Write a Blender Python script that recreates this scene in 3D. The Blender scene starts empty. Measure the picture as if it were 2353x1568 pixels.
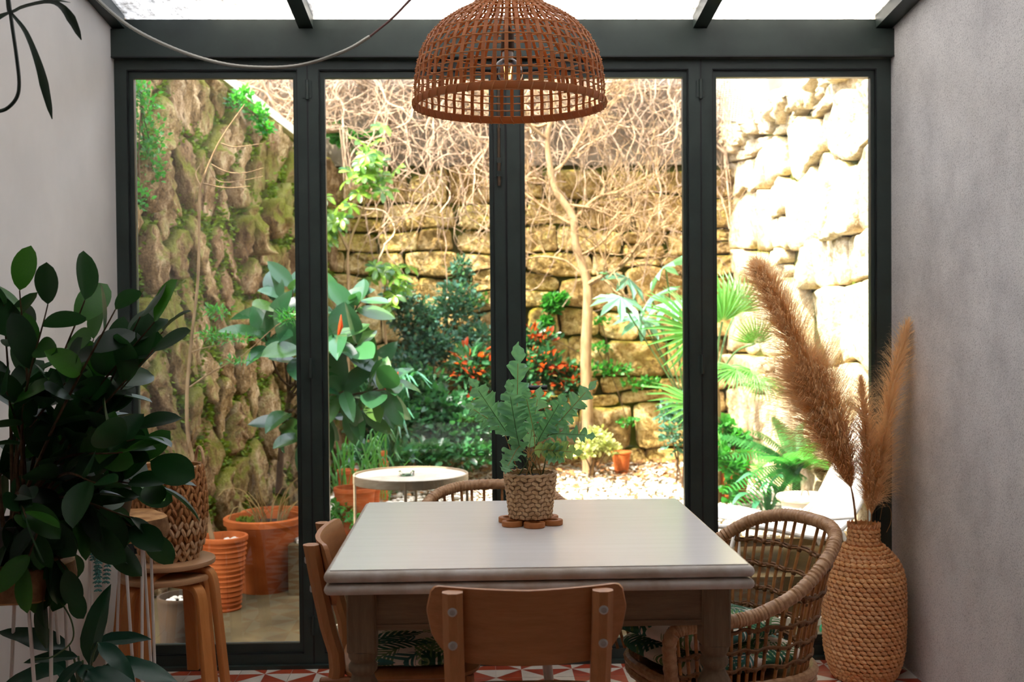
import bpy, math, random
from mathutils import Vector, Matrix, noise
PI = math.pi
sc = bpy.context.scene
COL = sc.collection

# ------------------------------------------------------------------ camera
IW, IH = 2353, 1568
F, CZ, YAW, PIT, ROL, DW = 2645.4, 1.306, .0313, .0200, -.0084, 4.3172
_f = Vector((math.sin(YAW)*math.cos(PIT), math.cos(YAW)*math.cos(PIT), -math.sin(PIT)))
_r0 = Vector((math.cos(YAW), -math.sin(YAW), 0)); _u0 = _r0.cross(_f)
_r = _r0*math.cos(ROL) + _u0*math.sin(ROL)
_u = -_r0*math.sin(ROL) + _u0*math.cos(ROL)
CAM = Vector((0, -DW, CZ))
def ray(px, py): return _r*((px-IW/2)/F) - _u*((py-IH/2)/F) + _f
def V(px, py, y):
    d = ray(px, py); return CAM + d*((y+DW)/d.y)
def G(px, py, z=0.):
    d = ray(px, py); return CAM + d*((z-CZ)/d.z)
cd = bpy.data.cameras.new('camera'); cam = bpy.data.objects.new('camera', cd); COL.objects.link(cam)
cam.matrix_world = Matrix(((_r.x, _u.x, -_f.x, 0), (_r.y, _u.y, -_f.y, -DW), (_r.z, _u.z, -_f.z, CZ), (0, 0, 0, 1)))
cd.sensor_width = 36; cd.sensor_fit = 'HORIZONTAL'; cd.lens = F/IW*36
cd.clip_start = .05; cd.clip_end = 200
cd.dof.use_dof = True; cd.dof.focus_distance = 3.25; cd.dof.aperture_fstop = 4.5
sc.camera = cam

# ------------------------------------------------------------------ light
SUN_DIR = Vector((-.50, -.35, .79)).normalized()
w = bpy.data.worlds.new('world'); sc.world = w; w.use_nodes = True
nt = w.node_tree; bg = nt.nodes['Background']
sky = nt.nodes.new('ShaderNodeTexSky'); sky.sky_type = 'NISHITA'
sky.sun_disc = False; sky.sun_elevation = math.asin(SUN_DIR.z)
sky.sun_rotation = math.atan2(SUN_DIR.x, SUN_DIR.y)
sky.air_density = 1.0; sky.dust_density = 2.5; sky.ozone_density = .6
hs = nt.nodes.new('ShaderNodeHueSaturation'); hs.inputs['Saturation'].default_value = .45      # thin high haze
nt.links.new(sky.outputs[0], hs.inputs['Color'])
wm = nt.nodes.new('ShaderNodeMix'); wm.data_type = 'RGBA'; wm.blend_type = 'MULTIPLY'; wm.inputs[0].default_value = 1.; wm.inputs[7].default_value = (1.02, 1., .985, 1)
nt.links.new(hs.outputs[0], wm.inputs[6]); nt.links.new(wm.outputs[2], bg.inputs[0]); bg.inputs[1].default_value = .78
sl = bpy.data.lights.new('sun', 'SUN'); sl.energy = 7.0; sl.angle = .0093; sl.color = (1, .92, .76)
so = bpy.data.objects.new('sun', sl); COL.objects.link(so)
so.rotation_euler = SUN_DIR.to_track_quat('Z', 'Y').to_euler()
so.location = (-6, -5, 12)
sc.view_settings.view_transform = 'Standard'; sc.view_settings.look = 'None'
sc.view_settings.gamma = 1; sc.view_settings.use_curve_mapping = False
sc.view_settings.exposure = 1.68
sc.cycles.use_denoising = True
sc.cycles.max_bounces = 9; sc.cycles.diffuse_bounces = 6; sc.cycles.glossy_bounces = 4
sc.cycles.transmission_bounces = 6; sc.cycles.transparent_max_bounces = 20
sc.cycles.sample_clamp_indirect = 6
sc.cycles.caustics_reflective = False; sc.cycles.caustics_refractive = False

# ------------------------------------------------------------------ helpers
class MB:
    def __init__(s): s.v = []; s.f = []; s.m = []; s.mi = 0
    def add(s, vs, fs):
        o = len(s.v); s.v.extend([tuple(p) for p in vs]); s.f.extend([[i+o for i in f] for f in fs]); s.m.extend([s.mi]*len(fs)); return s
    def box(s, c, d, M=None):
        c = Vector(c); hx, hy, hz = d[0]/2, d[1]/2, d[2]/2
        vs = [Vector((x*hx, y*hy, z*hz)) for x in (-1, 1) for y in (-1, 1) for z in (-1, 1)]
        vs = [c + (M @ p if M else p) for p in vs]
        return s.add(vs, [(0, 1, 3, 2), (4, 6, 7, 5), (0, 4, 5, 1), (2, 3, 7, 6), (0, 2, 6, 4), (1, 5, 7, 3)])
    def bb(s, x0, x1, y0, y1, z0, z1): return s.box(((x0+x1)/2, (y0+y1)/2, (z0+z1)/2), (x1-x0, y1-y0, z1-z0))
    def rbox(s, c, d, b, M=None):      # box with chamfered edges
        c = Vector(c); h = [q/2 for q in d]; b = min(b, min(h)*.9)
        vs = []; ix = {}
        for x in (-1, 1):
            for y in (-1, 1):
                for z in (-1, 1):
                    for a in range(3):
                        p = [x*(h[0]-b), y*(h[1]-b), z*(h[2]-b)]; p[a] = (x, y, z)[a]*h[a]
                        ix[(x, y, z, a)] = len(vs); vs.append(Vector(p))
        fs = []
        I = lambda x, y, z, a: ix[(x, y, z, a)]
        for q in (-1, 1):
            o = 1 if q > 0 else -1
            for a, mk in ((0, lambda u, v: (q, u, v)), (1, lambda u, v: (v, q, u)), (2, lambda u, v: (u, v, q))):
                f = [I(*mk(-1, -1), a), I(*mk(1, -1), a), I(*mk(1, 1), a), I(*mk(-1, 1), a)]
                fs.append(f if o > 0 else f[::-1])
        for x in (-1, 1):
            for y in (-1, 1):
                fs.append((I(x, y, -1, 0), I(x, y, 1, 0), I(x, y, 1, 1), I(x, y, -1, 1)))
                fs.append((I(x, -1, y, 0), I(x, 1, y, 0), I(x, 1, y, 2), I(x, -1, y, 2)))
                fs.append((I(-1, x, y, 1), I(1, x, y, 1), I(1, x, y, 2), I(-1, x, y, 2)))
                for z in (-1, 1): fs.append((I(x, y, z, 0), I(x, y, z, 1), I(x, y, z, 2)))
        vs = [c + (M @ p if M else p) for p in vs]
        return s.add(vs, fs)
    def tube(s, pts, r, seg=8, cap=True, closed=False, flat=None):
        pts = [Vector(p) for p in pts]; n = len(pts)
        R = r if isinstance(r, (list, tuple)) else [r]*n
        ref = None; vs = []; fs = []
        for i, p in enumerate(pts):
            a = pts[(i-1) % n] if (i > 0 or closed) else pts[i]
            b = pts[(i+1) % n] if (i < n-1 or closed) else pts[i]
            t = (b-a)
            t = t.normalized() if t.length > 1e-9 else Vector((0, 0, 1))
            if ref is None:
                ref = Vector((0, 0, 1)) if abs(t.z) < .9 else Vector((1, 0, 0))
            ref = (ref - t*ref.dot(t))
            if ref.length < 1e-6: ref = t.orthogonal()
            ref.normalize(); bi = t.cross(ref)
            k1, k2 = (1, 1) if not flat else flat
            for j in range(seg):
                q = 2*PI*j/seg
                vs.append(p + (ref*math.cos(q)*k1 + bi*math.sin(q)*k2)*R[i])
        m = n if closed else n-1
        for i in range(m):
            for j in range(seg):
                a = i*seg+j; b = i*seg+(j+1) % seg; i2 = (i+1) % n
                fs.append((a, b, i2*seg+(j+1) % seg, i2*seg+j))
        if cap and not closed:
            fs.append(tuple(range(seg))[::-1]); fs.append(tuple((n-1)*seg+j for j in range(seg)))
        return s.add(vs, fs)
    def lathe(s, prof, seg=32, c=(0, 0, 0), cap0=True, cap1=True, M=None):
        c = Vector(c); vs = []; fs = []
        for r, z in prof:
            for j in range(seg):
                q = 2*PI*j/seg; p = Vector((r*math.cos(q), r*math.sin(q), z)); vs.append(c + (M @ p if M else p))
        for i in range(len(prof)-1):
            for j in range(seg):
                a = i*seg+j; b = i*seg+(j+1) % seg
                fs.append((a, b, b+seg, a+seg))
        if cap0: fs.append(tuple(range(seg))[::-1])
        if cap1: fs.append(tuple((len(prof)-1)*seg+j for j in range(seg)))
        return s.add(vs, fs)
    def ball(s, c, r, nu=8, nv=5, M=None):
        c = Vector(c); r = r if isinstance(r, (tuple, list)) else (r, r, r)
        vs = [Vector((0, 0, -r[2]))]; fs = []
        for i in range(1, nv):
            a = -PI/2 + PI*i/nv
            for j in range(nu):
                q = 2*PI*j/nu; vs.append(Vector((r[0]*math.cos(a)*math.cos(q), r[1]*math.cos(a)*math.sin(q), r[2]*math.sin(a))))
        vs.append(Vector((0, 0, r[2])))
        for j in range(nu): fs.append((0, 1+(j+1) % nu, 1+j))
        for i in range(nv-2):
            for j in range(nu):
                a = 1+i*nu+j; b = 1+i*nu+(j+1) % nu; fs.append((a, b, b+nu, a+nu))
        t = len(vs)-1; o = 1+(nv-2)*nu
        for j in range(nu): fs.append((o+j, o+(j+1) % nu, t))
        return s.add([c + (M @ p if M else p) for p in vs], fs)
    def grid(s, fn, nu, nv, closed=False):
        vs = [fn(i/nu, j/nv) for j in range(nv+1) for i in range(nu if closed else nu+1)]
        k = nu if closed else nu+1; fs = []
        for j in range(nv):
            for i in range(nu):
                i2 = (i+1) % k; fs.append((j*k+i, j*k+i2, (j+1)*k+i2, (j+1)*k+i))
        return s.add(vs, fs)
    def sweep(s, pts, frames, section):    # section: list of (a,b) in the frame (A,B) given per point
        vs = []; n = len(section); fs = []
        for p, (A, B) in zip(pts, frames):
            for a, b in section: vs.append(Vector(p)+Vector(A)*a+Vector(B)*b)
        for i in range(len(pts)-1):
            for j in range(n): fs.append((i*n+j, i*n+(j+1) % n, (i+1)*n+(j+1) % n, (i+1)*n+j))
        fs.append(tuple(range(n))[::-1]); fs.append(tuple((len(pts)-1)*n+j for j in range(n)))
        return s.add(vs, fs)
    def mesh(s, name, mats, smooth=True):
        me = bpy.data.meshes.new(name); me.from_pydata(s.v, [], s.f)
        for m in (mats if isinstance(mats, (list, tuple)) else [mats]): me.materials.append(m)
        if any(s.m): me.polygons.foreach_set('material_index', s.m)
        me.polygons.foreach_set('use_smooth', [smooth]*len(s.f)); me.update()
        if smooth:
            try: me.set_sharp_from_angle(angle=.7)
            except Exception: pass
        return me
    def build(s, name, mats, parent=None, smooth=True, local=False):
        if parent is not None and not local:
            o = wl(parent); s.v = [(a-o.x, b-o.y, c-o.z) for a, b, c in s.v]
        ob = bpy.data.objects.new(name, s.mesh(name, mats, smooth)); COL.objects.link(ob)
        if parent is not None: ob.parent = parent
        return ob
def wl(o):
    p = Vector(o.location)
    while o.parent: o = o.parent; p += Vector(o.location)
    return p
def tag(o, label=None, cat=None, group=None, kind=None):
    if label: o['label'] = label
    if cat: o['category'] = cat
    if group: o['group'] = group
    if kind: o['kind'] = kind
    return o
def thing(name, label, cat, loc=(0, 0, 0), rz=0., group=None):
    o = bpy.data.objects.new(name, None); COL.objects.link(o); o.empty_display_size = .05
    o.location = loc; o.rotation_euler = (0, 0, rz); return tag(o, label, cat, group)
def place(name, me, M, parent):          # a part placed by a world matrix under an unrotated parent
    o = bpy.data.objects.new(name, me); COL.objects.link(o); o.parent = parent
    o.matrix_local = Matrix.Translation(-wl(parent)) @ M; return o
def mirror_copy(o, parent):
    c = o.copy(); COL.objects.link(c); c.parent = parent; return c
def curve(pts, n=24):                     # catmull-rom through points
    pts = [Vector(p) for p in pts]; P = [pts[0]*2-pts[1]]+pts+[pts[-1]*2-pts[-2]]; out = []; m = len(pts)-1
    for k in range(n+1):
        t = k/n*m; i = min(int(t), m-1); u = t-i; a, b, c, d = P[i:i+4]
        out.append(.5*((2*b)+(c-a)*u+(2*a-5*b+4*c-d)*u*u+(3*b-a-3*c+d)*u**3))
    return out
def frame(base, d, nrm, sl=1., sw=1., sn=1.):   # matrix: local y along d, local z along nrm
    d = Vector(d).normalized(); z = Vector(nrm); z = z-d*z.dot(d)
    if z.length < 1e-4: z = d.orthogonal()
    z.normalize(); x = d.cross(z)
    return Matrix(((x.x*sw, d.x*sl, z.x*sn, base[0]), (x.y*sw, d.y*sl, z.y*sn, base[1]), (x.z*sw, d.z*sl, z.z*sn, base[2]), (0, 0, 0, 1)))
def rv(R, s=1.): return Vector((R.uniform(-s, s), R.uniform(-s, s), R.uniform(-s, s)))
def lerp(a, b, t): return a+(b-a)*t
def prof(tab, t):
    for (a, va), (b, vb) in zip(tab, tab[1:]):
        if t <= b: return lerp(va, vb, max(0, (t-a))/(b-a))
    return tab[-1][1]

# ------------------------------------------------------------------ materials
def nn(nt, t, **k):
    n = nt.nodes.new('ShaderNode'+t)
    for a, b in k.items():
        if a in n.inputs.keys(): n.inputs[a].default_value = b
        else: setattr(n, a, b)
    return n
def c4(c): return (c[0], c[1], c[2], 1)
def srgb(h):
    h = h.lstrip('#'); o = []
    for i in (0, 2, 4):
        c = int(h[i:i+2], 16)/255; o.append(c/12.92 if c <= .04045 else ((c+.055)/1.055)**2.4)
    return tuple(o)
def ramp(nt, fac, stops):
    r = nt.nodes.new('ShaderNodeValToRGB'); e = r.color_ramp.elements
    while len(e) > 1: e.remove(e[-1])
    e[0].position, e[0].color = stops[0][0], c4(stops[0][1])
    for p, c in stops[1:]:
        q = e.new(p); q.color = c4(c)
    nt.links.new(fac, r.inputs[0]); return r.outputs[0]
def mixc(nt, f, a, b, mode='MIX'):
    m = nt.nodes.new('ShaderNodeMix'); m.data_type = 'RGBA'; m.blend_type = mode
    for sock, val in ((m.inputs[0], f), (m.inputs[6], a), (m.inputs[7], b)):
        if isinstance(val, bpy.types.NodeSocket): nt.links.new(val, sock)
        elif isinstance(val, (int, float)): sock.default_value = val
        else: sock.default_value = c4(val)
    return m.outputs[2]
def math_(nt, op, a, b=0., c=0.):
    m = nt.nodes.new('ShaderNodeMath'); m.operation = op
    for i, v in enumerate((a, b, c)):
        if isinstance(v, bpy.types.NodeSocket): nt.links.new(v, m.inputs[i])
        else: m.inputs[i].default_value = v
    return m.outputs[0]
def noise_(nt, scale, detail=4., rough=.55, vec=None, stretch=None, world=False):
    if vec is None:
        if world: vec = nt.nodes.new('ShaderNodeNewGeometry').outputs['Position']
        else: vec = nt.nodes.new('ShaderNodeTexCoord').outputs['Object']
    if stretch:
        mp = nt.nodes.new('ShaderNodeMapping'); mp.inputs['Scale'].default_value = stretch; nt.links.new(vec, mp.inputs[0]); vec = mp.outputs[0]
    n = nt.nodes.new('ShaderNodeTexNoise'); n.inputs['Scale'].default_value = scale; n.inputs['Detail'].default_value = detail
    n.inputs['Roughness'].default_value = rough; nt.links.new(vec, n.inputs['Vector']); return n.outputs[0]
def bump_(nt, h, strength, dist, p):
    b = nt.nodes.new('ShaderNodeBump'); b.inputs['Strength'].default_value = strength; b.inputs['Distance'].default_value = dist
    nt.links.new(h, b.inputs['Height']); nt.links.new(b.outputs[0], p.inputs['Normal']); return b
def new_mat(name, col=(.5, .5, .5), rough=.5, spec=.5, metal=0.):
    m = bpy.data.materials.new(name); m.use_nodes = True; p = m.node_tree.nodes['Principled BSDF']
    p.inputs['Base Color'].default_value = c4(col); p.inputs['Roughness'].default_value = rough
    p.inputs['Specular IOR Level'].default_value = spec; p.inputs['Metallic'].default_value = metal
    return m, m.node_tree, p
def rnd_value(nt, col, amt=.25, island=False):    # brightness variation per object or per loose piece
    src = nt.nodes.new('ShaderNodeNewGeometry').outputs['Random Per Island'] if island else nt.nodes.new('ShaderNodeObjectInfo').outputs['Random']
    h = nt.nodes.new('ShaderNodeHueSaturation'); nt.links.new(math_(nt, 'MULTIPLY_ADD', src, 2*amt, 1-amt), h.inputs['Value'])
    nt.links.new(math_(nt, 'MULTIPLY_ADD', src, amt*.08, .5-amt*.04), h.inputs['Hue'])
    if isinstance(col, bpy.types.NodeSocket): nt.links.new(col, h.inputs['Color'])
    else: h.inputs['Color'].default_value = c4(col)
    return h.outputs[0]
def simple(name, c1, c2=None, rough=.5, scale=20., bump=0., bdist=.002, spec=.5, metal=0., stretch=None, vary=0., island=False, lo=.35, hi=.65, detail=4., world=False):
    m, nt, p = new_mat(name, c1, rough, spec, metal)
    n = noise_(nt, scale, detail, stretch=stretch, world=world)
    if c2:
        c = ramp(nt, n, [(lo, c1), (hi, c2)])
        if vary: c = rnd_value(nt, c, vary, island)
        nt.links.new(c, p.inputs['Base Color'])
    elif vary: nt.links.new(rnd_value(nt, c1, vary, island), p.inputs['Base Color'])
    if bump: bump_(nt, n, bump, bdist, p)
    return m
def leaf_mat(name, c1, c2, rough=.35, trans=.35, vary=.35, island=False, tint=None, spec=.5, back=None):
    m, nt, p = new_mat(name, c1, rough, spec)
    src = nt.nodes.new('ShaderNodeNewGeometry').outputs['Random Per Island'] if island else nt.nodes.new('ShaderNodeObjectInfo').outputs['Random']
    stops = [(0, c1), (.7, c2)] + ([(1, tint)] if tint else [])
    c = ramp(nt, src, stops)
    n = noise_(nt, 30, 2); c = mixc(nt, math_(nt, 'MULTIPLY', n, .35), c, (c1[0]*.6, c1[1]*.6, c1[2]*.6))
    h = nt.nodes.new('ShaderNodeHueSaturation'); nt.links.new(math_(nt, 'MULTIPLY_ADD', math_(nt, 'FRACT', math_(nt, 'MULTIPLY', src, 7.31)), 2*vary, 1-vary), h.inputs['Value']); nt.links.new(c, h.inputs['Color']); c = h.outputs[0]
    if back:
        c = mixc(nt, nt.nodes.new('ShaderNodeNewGeometry').outputs['Backfacing'], c, back)
    nt.links.new(c, p.inputs['Base Color'])
    t = nt.nodes.new('ShaderNodeBsdfTranslucent')
    nt.links.new(mixc(nt, .55, c, (c2[0]*1.6, c2[1]*1.9, c2[2]*.6)), t.inputs[0])
    mx = nt.nodes.new('ShaderNodeMixShader'); mx.inputs[0].default_value = trans
    nt.links.new(p.outputs[0], mx.inputs[1]); nt.links.new(t.outputs[0], mx.inputs[2])
    nt.links.new(mx.outputs[0], nt.nodes['Material Output'].inputs[0]); return m
def wood_mat(name, c1, c2, rough=.4, scale=6., axis=0, spec=.4, bump=.05):
    m, nt, p = new_mat(name, c1, rough, spec)
    st = [14., 14., 14.]; st[axis] = 1.
    n = noise_(nt, scale, 5, .6, stretch=st); n2 = noise_(nt, scale*5, 3, .5, stretch=st)
    c = ramp(nt, math_(nt, 'ADD', math_(nt, 'MULTIPLY', n, .7), math_(nt, 'MULTIPLY', n2, .3)), [(.3, c1), (.7, c2)])
    nt.links.new(rnd_value(nt, c, .06), p.inputs['Base Color']); bump_(nt, n2, bump, .001, p); return m
def glass_thin(name, tint=(.97, .98, .97), refl=1., rough=0.):
    m = bpy.data.materials.new(name); m.use_nodes = True; nt = m.node_tree; nt.nodes.remove(nt.nodes['Principled BSDF'])
    t = nt.nodes.new('ShaderNodeBsdfTransparent'); t.inputs[0].default_value = c4(tint)
    g = nt.nodes.new('ShaderNodeBsdfGlossy'); g.inputs['Roughness'].default_value = rough
    fr = nt.nodes.new('ShaderNodeFresnel'); fr.inputs[0].default_value = 1.45
    mx = nt.nodes.new('ShaderNodeMixShader'); nt.links.new(math_(nt, 'MULTIPLY', fr.outputs[0], refl), mx.inputs[0])
    nt.links.new(t.outputs[0], mx.inputs[1]); nt.links.new(g.outputs[0], mx.inputs[2])
    nt.links.new(mx.outputs[0], nt.nodes['Material Output'].inputs[0]); return m

M = {}
M['white_wall'] = simple('white_plaster', srgb('#dcd9d6'), srgb('#d2cfcc'), .75, 3, .15, .002, .2)
def stucco():
    m, nt, p = new_mat('grey_stucco', (.4, .4, .42), .85, .2)
    big = noise_(nt, 1.6, 5, .6); mid = noise_(nt, 7, 4, .6); fine = noise_(nt, 190, 3, .75)
    c = ramp(nt, math_(nt, 'ADD', math_(nt, 'MULTIPLY', big, .6), math_(nt, 'MULTIPLY', mid, .4)), [(.36, srgb('#c2c0c1')), (.52, srgb('#d8d6d6')), (.68, srgb('#e4e2e1'))])
    c = mixc(nt, 1., c, ramp(nt, fine, [(.32, (.55, .55, .56)), (.5, (1, 1, 1))]), 'MULTIPLY')
    nt.links.new(c, p.inputs['Base Color']); bump_(nt, fine, .5, .004, p); return m
M['stucco'] = stucco()
M['frame'] = simple('green_grey_paint', srgb('#25302d'), srgb('#2e3a36'), .42, 8, .05, .001, .5)
M['frame_dark'] = simple('sealant_and_shade_black', srgb('#16191a'), None, .5)
M['glass'] = glass_thin('window_glass', refl=2.1)
def roof_glass():
    m = bpy.data.materials.new('frosted_roof_glass'); m.use_nodes = True; nt = m.node_tree; nt.nodes.remove(nt.nodes['Principled BSDF'])
    fib = noise_(nt, 26, 6, .72); fi2 = noise_(nt, 60, 3, .7, stretch=(1, .25, 1))
    v = math_(nt, 'ADD', math_(nt, 'MULTIPLY', fib, .5), math_(nt, 'MULTIPLY', fi2, .5))
    col = ramp(nt, v, [(.38, srgb('#76726b')), (.48, srgb('#c2beb8')), (.58, srgb('#e8e6e2'))])
    a = nt.nodes.new('ShaderNodeBsdfTransparent'); a.inputs[0].default_value = (.46, .47, .47, 1)
    t = nt.nodes.new('ShaderNodeBsdfTranslucent'); nt.links.new(col, t.inputs[0])
    mx = nt.nodes.new('ShaderNodeMixShader'); mx.inputs[0].default_value = .76
    nt.links.new(a.outputs[0], mx.inputs[1]); nt.links.new(t.outputs[0], mx.inputs[2])
    g = nt.nodes.new('ShaderNodeBsdfGlossy'); g.inputs['Roughness'].default_value = .3
    m2 = nt.nodes.new('ShaderNodeMixShader'); m2.inputs[0].default_value = .05
    nt.links.new(mx.outputs[0], m2.inputs[1]); nt.links.new(g.outputs[0], m2.inputs[2])
    nt.links.new(m2.outputs[0], nt.nodes['Material Output'].inputs[0]); return m
M['roof_glass'] = roof_glass()
M['tile_red'] = simple('red_cement_tile', srgb('#b04a2e'), srgb('#993d28'), .45, 12, .1, .001, .4, vary=.08)
M['tile_white'] = simple('cream_cement_tile', srgb('#ddd5c9'), srgb('#cfc5b8'), .45, 12, .1, .001, .4, vary=.06)
M['grout'] = simple('tile_grout', srgb('#cfc6bb'), None, .8)
M['beech'] = wood_mat('beech_wood', srgb('#b87e50'), srgb('#a1683d'), .42, 5, 0)
M['beech_v'] = wood_mat('beech_wood_upright', srgb('#bd8354'), srgb('#a66d40'), .42, 5, 2)
M['stool'] = wood_mat('lacquered_birch', srgb('#cf8a50'), srgb('#bd763e'), .35, 5, 2)
M['stool_top'] = wood_mat('birch_top', srgb('#c59a72'), srgb('#b58a62'), .45, 5, 0)
M['table_white'] = simple('white_painted_top', srgb('#eae7e5'), srgb('#e6e3e0'), .24, 3, .03, .001, .6, stretch=(1, 14, 1))
M['table_edge'] = simple('white_painted_moulding', srgb('#cfc8c0'), srgb('#b3a595'), .45, 18, .1, .001, .4)
M['notch'] = simple('dark_carving', srgb('#8f8174'), srgb('#6f6156'), .6, 30)  # darker brown-grey so the cuts show against the moulding
M['table_leg'] = wood_mat('grey_limed_wood', srgb('#857059'), srgb('#6a5743'), .6, 7, 2, .3, .2)
M['screw'] = simple('steel', srgb('#b8b8b4'), None, .3, metal=1.)
M['rattan'] = simple('rattan_cane', srgb('#bb824c'), srgb('#98622f'), .45, 40, .2, .001, .5, vary=.12)
M['rattan_wrap'] = simple('rattan_wrap', srgb('#cda47c'), srgb('#a97c54'), .4, 60, .3, .0015, .5)
M['rattan_dark'] = simple('rattan_binding', srgb('#8a6038'), srgb('#6d4a2b'), .5, 60, .3, .001, .4)
M['lamp'] = leaf_mat('lamp_cane', srgb('#b56c38'), srgb('#c67d42'), .5, .36, .15)
M['lamp_hoop'] = leaf_mat('lamp_cane_hoop', srgb('#c88850'), srgb('#d8985c'), .5, .3, .15)
M['rope'] = simple('raffia_rope', srgb('#f2c08c'), srgb('#dd9c62'), .6, 50, .4, .002, .3, vary=.08)
M['hyacinth'] = simple('water_hyacinth', srgb('#b98354'), srgb('#9a6538'), .55, 45, .4, .002, .3, vary=.1, island=True)
M['hyacinth_pale'] = simple('water_hyacinth_pale', srgb('#d3b08a'), srgb('#b88e64'), .55, 45, .4, .002, .3, vary=.1, island=True)
M['cotton_rope'] = simple('jute_weave', srgb('#c5a27c'), srgb('#ab845d'), .7, 60, .4, .001, .2, vary=.08, island=True)
M['trivet'] = wood_mat('cork_wood', srgb('#b5703a'), srgb('#9c5c2c'), .6, 9, 0)
M['terracotta'] = simple('terracotta', srgb('#b9622f'), srgb('#9c4a20'), .75, 7, .25, .004, .2, vary=.08)
M['terracotta_old'] = simple('weathered_terracotta', srgb('#55412f'), srgb('#403931'), .85, 6, .3, .004, .2)
M['soil'] = simple('dark_soil', srgb('#3a2c20'), srgb('#241b14'), .95, 40, .6, .01, .1)
M['pebble'] = simple('white_pebble', srgb('#d8d1c4'), srgb('#b9af9f'), .7, 15, .1, .002, .3, vary=.15, island=True)
M['concrete'] = simple('mossy_concrete', srgb('#6b5a3a'), srgb('#4a3f28'), .9, 5, .3, .006, .2)
M['coping'] = simple('pale_coping', srgb('#e2d8c4'), srgb('#c9bea8'), .9, 8, .3, .004, .2)
M['render_grey'] = simple('grey_wall_render', srgb('#9a8f80'), srgb('#7d7264'), .95, 4, .4, .01, .2)
M['mortar'] = simple('mossy_mortar', srgb('#3f3a22'), srgb('#55601e'), .95, 6, .5, .01, .1)
def stone(name, a, b, cc, moss, amount, st=(1, 1, 1)):
    m, nt, p = new_mat(name, a, .92, .15)
    pos = nt.nodes.new('ShaderNodeNewGeometry').outputs['Position']
    n1 = noise_(nt, 4, 5, .6, vec=pos); n2 = noise_(nt, 26, 5, .7, vec=pos, stretch=st); n3 = noise_(nt, 2.1, 4, .6, vec=pos); n4 = noise_(nt, 90, 3, .7, vec=pos)
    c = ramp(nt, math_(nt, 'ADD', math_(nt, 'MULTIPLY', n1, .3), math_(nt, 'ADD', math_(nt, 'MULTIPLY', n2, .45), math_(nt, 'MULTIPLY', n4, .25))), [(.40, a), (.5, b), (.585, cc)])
    c = rnd_value(nt, c, .16)
    ge = nt.nodes.new('ShaderNodeNewGeometry'); sx = nt.nodes.new('ShaderNodeSeparateXYZ'); nt.links.new(ge.outputs['Normal'], sx.inputs[0])
    up = math_(nt, 'MULTIPLY', math_(nt, 'MAXIMUM', sx.outputs[2], 0.), .22)
    k = math_(nt, 'ADD', math_(nt, 'ADD', math_(nt, 'MULTIPLY', n3, .62), math_(nt, 'MULTIPLY', n2, .38)), up)
    mf = math_(nt, 'SMOOTHSTEP', k, 0, 0) if False else ramp(nt, k, [(amount, (0, 0, 0)), (amount+.11, (1, 1, 1))])
    mc = ramp(nt, n4, [(.3, moss), (.7, (moss[0]*1.5, moss[1]*1.35, moss[2]*1.2))])
    c = mixc(nt, math_(nt, 'MULTIPLY', mf, .8), c, mc)
    nt.links.new(c, p.inputs['Base Color'])
    bump_(nt, math_(nt, 'ADD', math_(nt, 'MULTIPLY', n2, .7), math_(nt, 'MULTIPLY', n4, .35)), .9, .022, p); return m
MOSS = srgb('#525a0e')
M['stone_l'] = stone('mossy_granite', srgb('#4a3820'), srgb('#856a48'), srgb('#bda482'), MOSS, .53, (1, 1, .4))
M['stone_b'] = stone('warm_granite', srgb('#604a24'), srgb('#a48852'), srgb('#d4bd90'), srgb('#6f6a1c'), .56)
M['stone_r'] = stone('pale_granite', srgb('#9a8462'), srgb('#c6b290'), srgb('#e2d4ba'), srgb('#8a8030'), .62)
M['bark'] = simple('pale_bark', srgb('#9c8260'), srgb('#765d42'), .9, 30, .4, .004, .2, stretch=(1, 1, .3))
M['bark_dark'] = simple('dark_bark', srgb('#5a4532'), srgb('#41301f'), .9, 40, .4, .002, .2)
M['twig'] = simple('dry_vine', srgb('#ad9680'), srgb('#866f5a'), .85, 12, .1, .001, .2, vary=.25, island=True)
M['straw'] = simple('dry_grass', srgb('#b39a66'), srgb('#8f7444'), .8, 12, .1, .001, .2, vary=.25, island=True)
M['litter'] = simple('dead_leaves', srgb('#6e4a2c'), srgb('#8d6a45'), .85, 12, 0, .001, .2, vary=.3, island=True)
M['moss'] = leaf_mat('moss_green', srgb('#4c6a14'), srgb('#7c8f1c'), .8, .2, .3, True)
M['leaf_dark'] = leaf_mat('dark_glossy_leaf', srgb('#0e2a12'), srgb('#183c1c'), .42, .26, .4, tint=srgb('#3f7a1c'), back=srgb('#27452a'), spec=.35)
M['leaf_rubber'] = leaf_mat('rubber_leaf', srgb('#24492f'), srgb('#3a6a40'), .22, .18, .3, tint=srgb('#5c8038'))
M['leaf_red'] = leaf_mat('red_new_leaf', srgb('#b8401c'), srgb('#cf5a2a'), .35, .35, .2)
M['leaf_scheff'] = leaf_mat('variegated_leaf', srgb('#1c4f2c'), srgb('#8ab03c'), .3, .35, .3, True, tint=srgb('#f2ea90'))
M['leaf_peace'] = leaf_mat('peace_lily_leaf', srgb('#17382a'), srgb('#245040'), .3, .18, .3)
M['leaf_blue'] = leaf_mat('blue_fern_leaf', srgb('#568f7a'), srgb('#8dbba4'), .42, .4, .25, tint=srgb('#c2c878'))
M['leaf_palm'] = leaf_mat('palm_leaf', srgb('#3c7a36'), srgb('#5e9a48'), .4, .4, .25, True)
M['leaf_fern'] = leaf_mat('fern_leaf', srgb('#2f7a40'), srgb('#4f9a52'), .5, .45, .25, True)
M['leaf_fatsia'] = leaf_mat('fatsia_leaf', srgb('#4b7a68'), srgb('#6a9a80'), .35, .3, .2)
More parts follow.
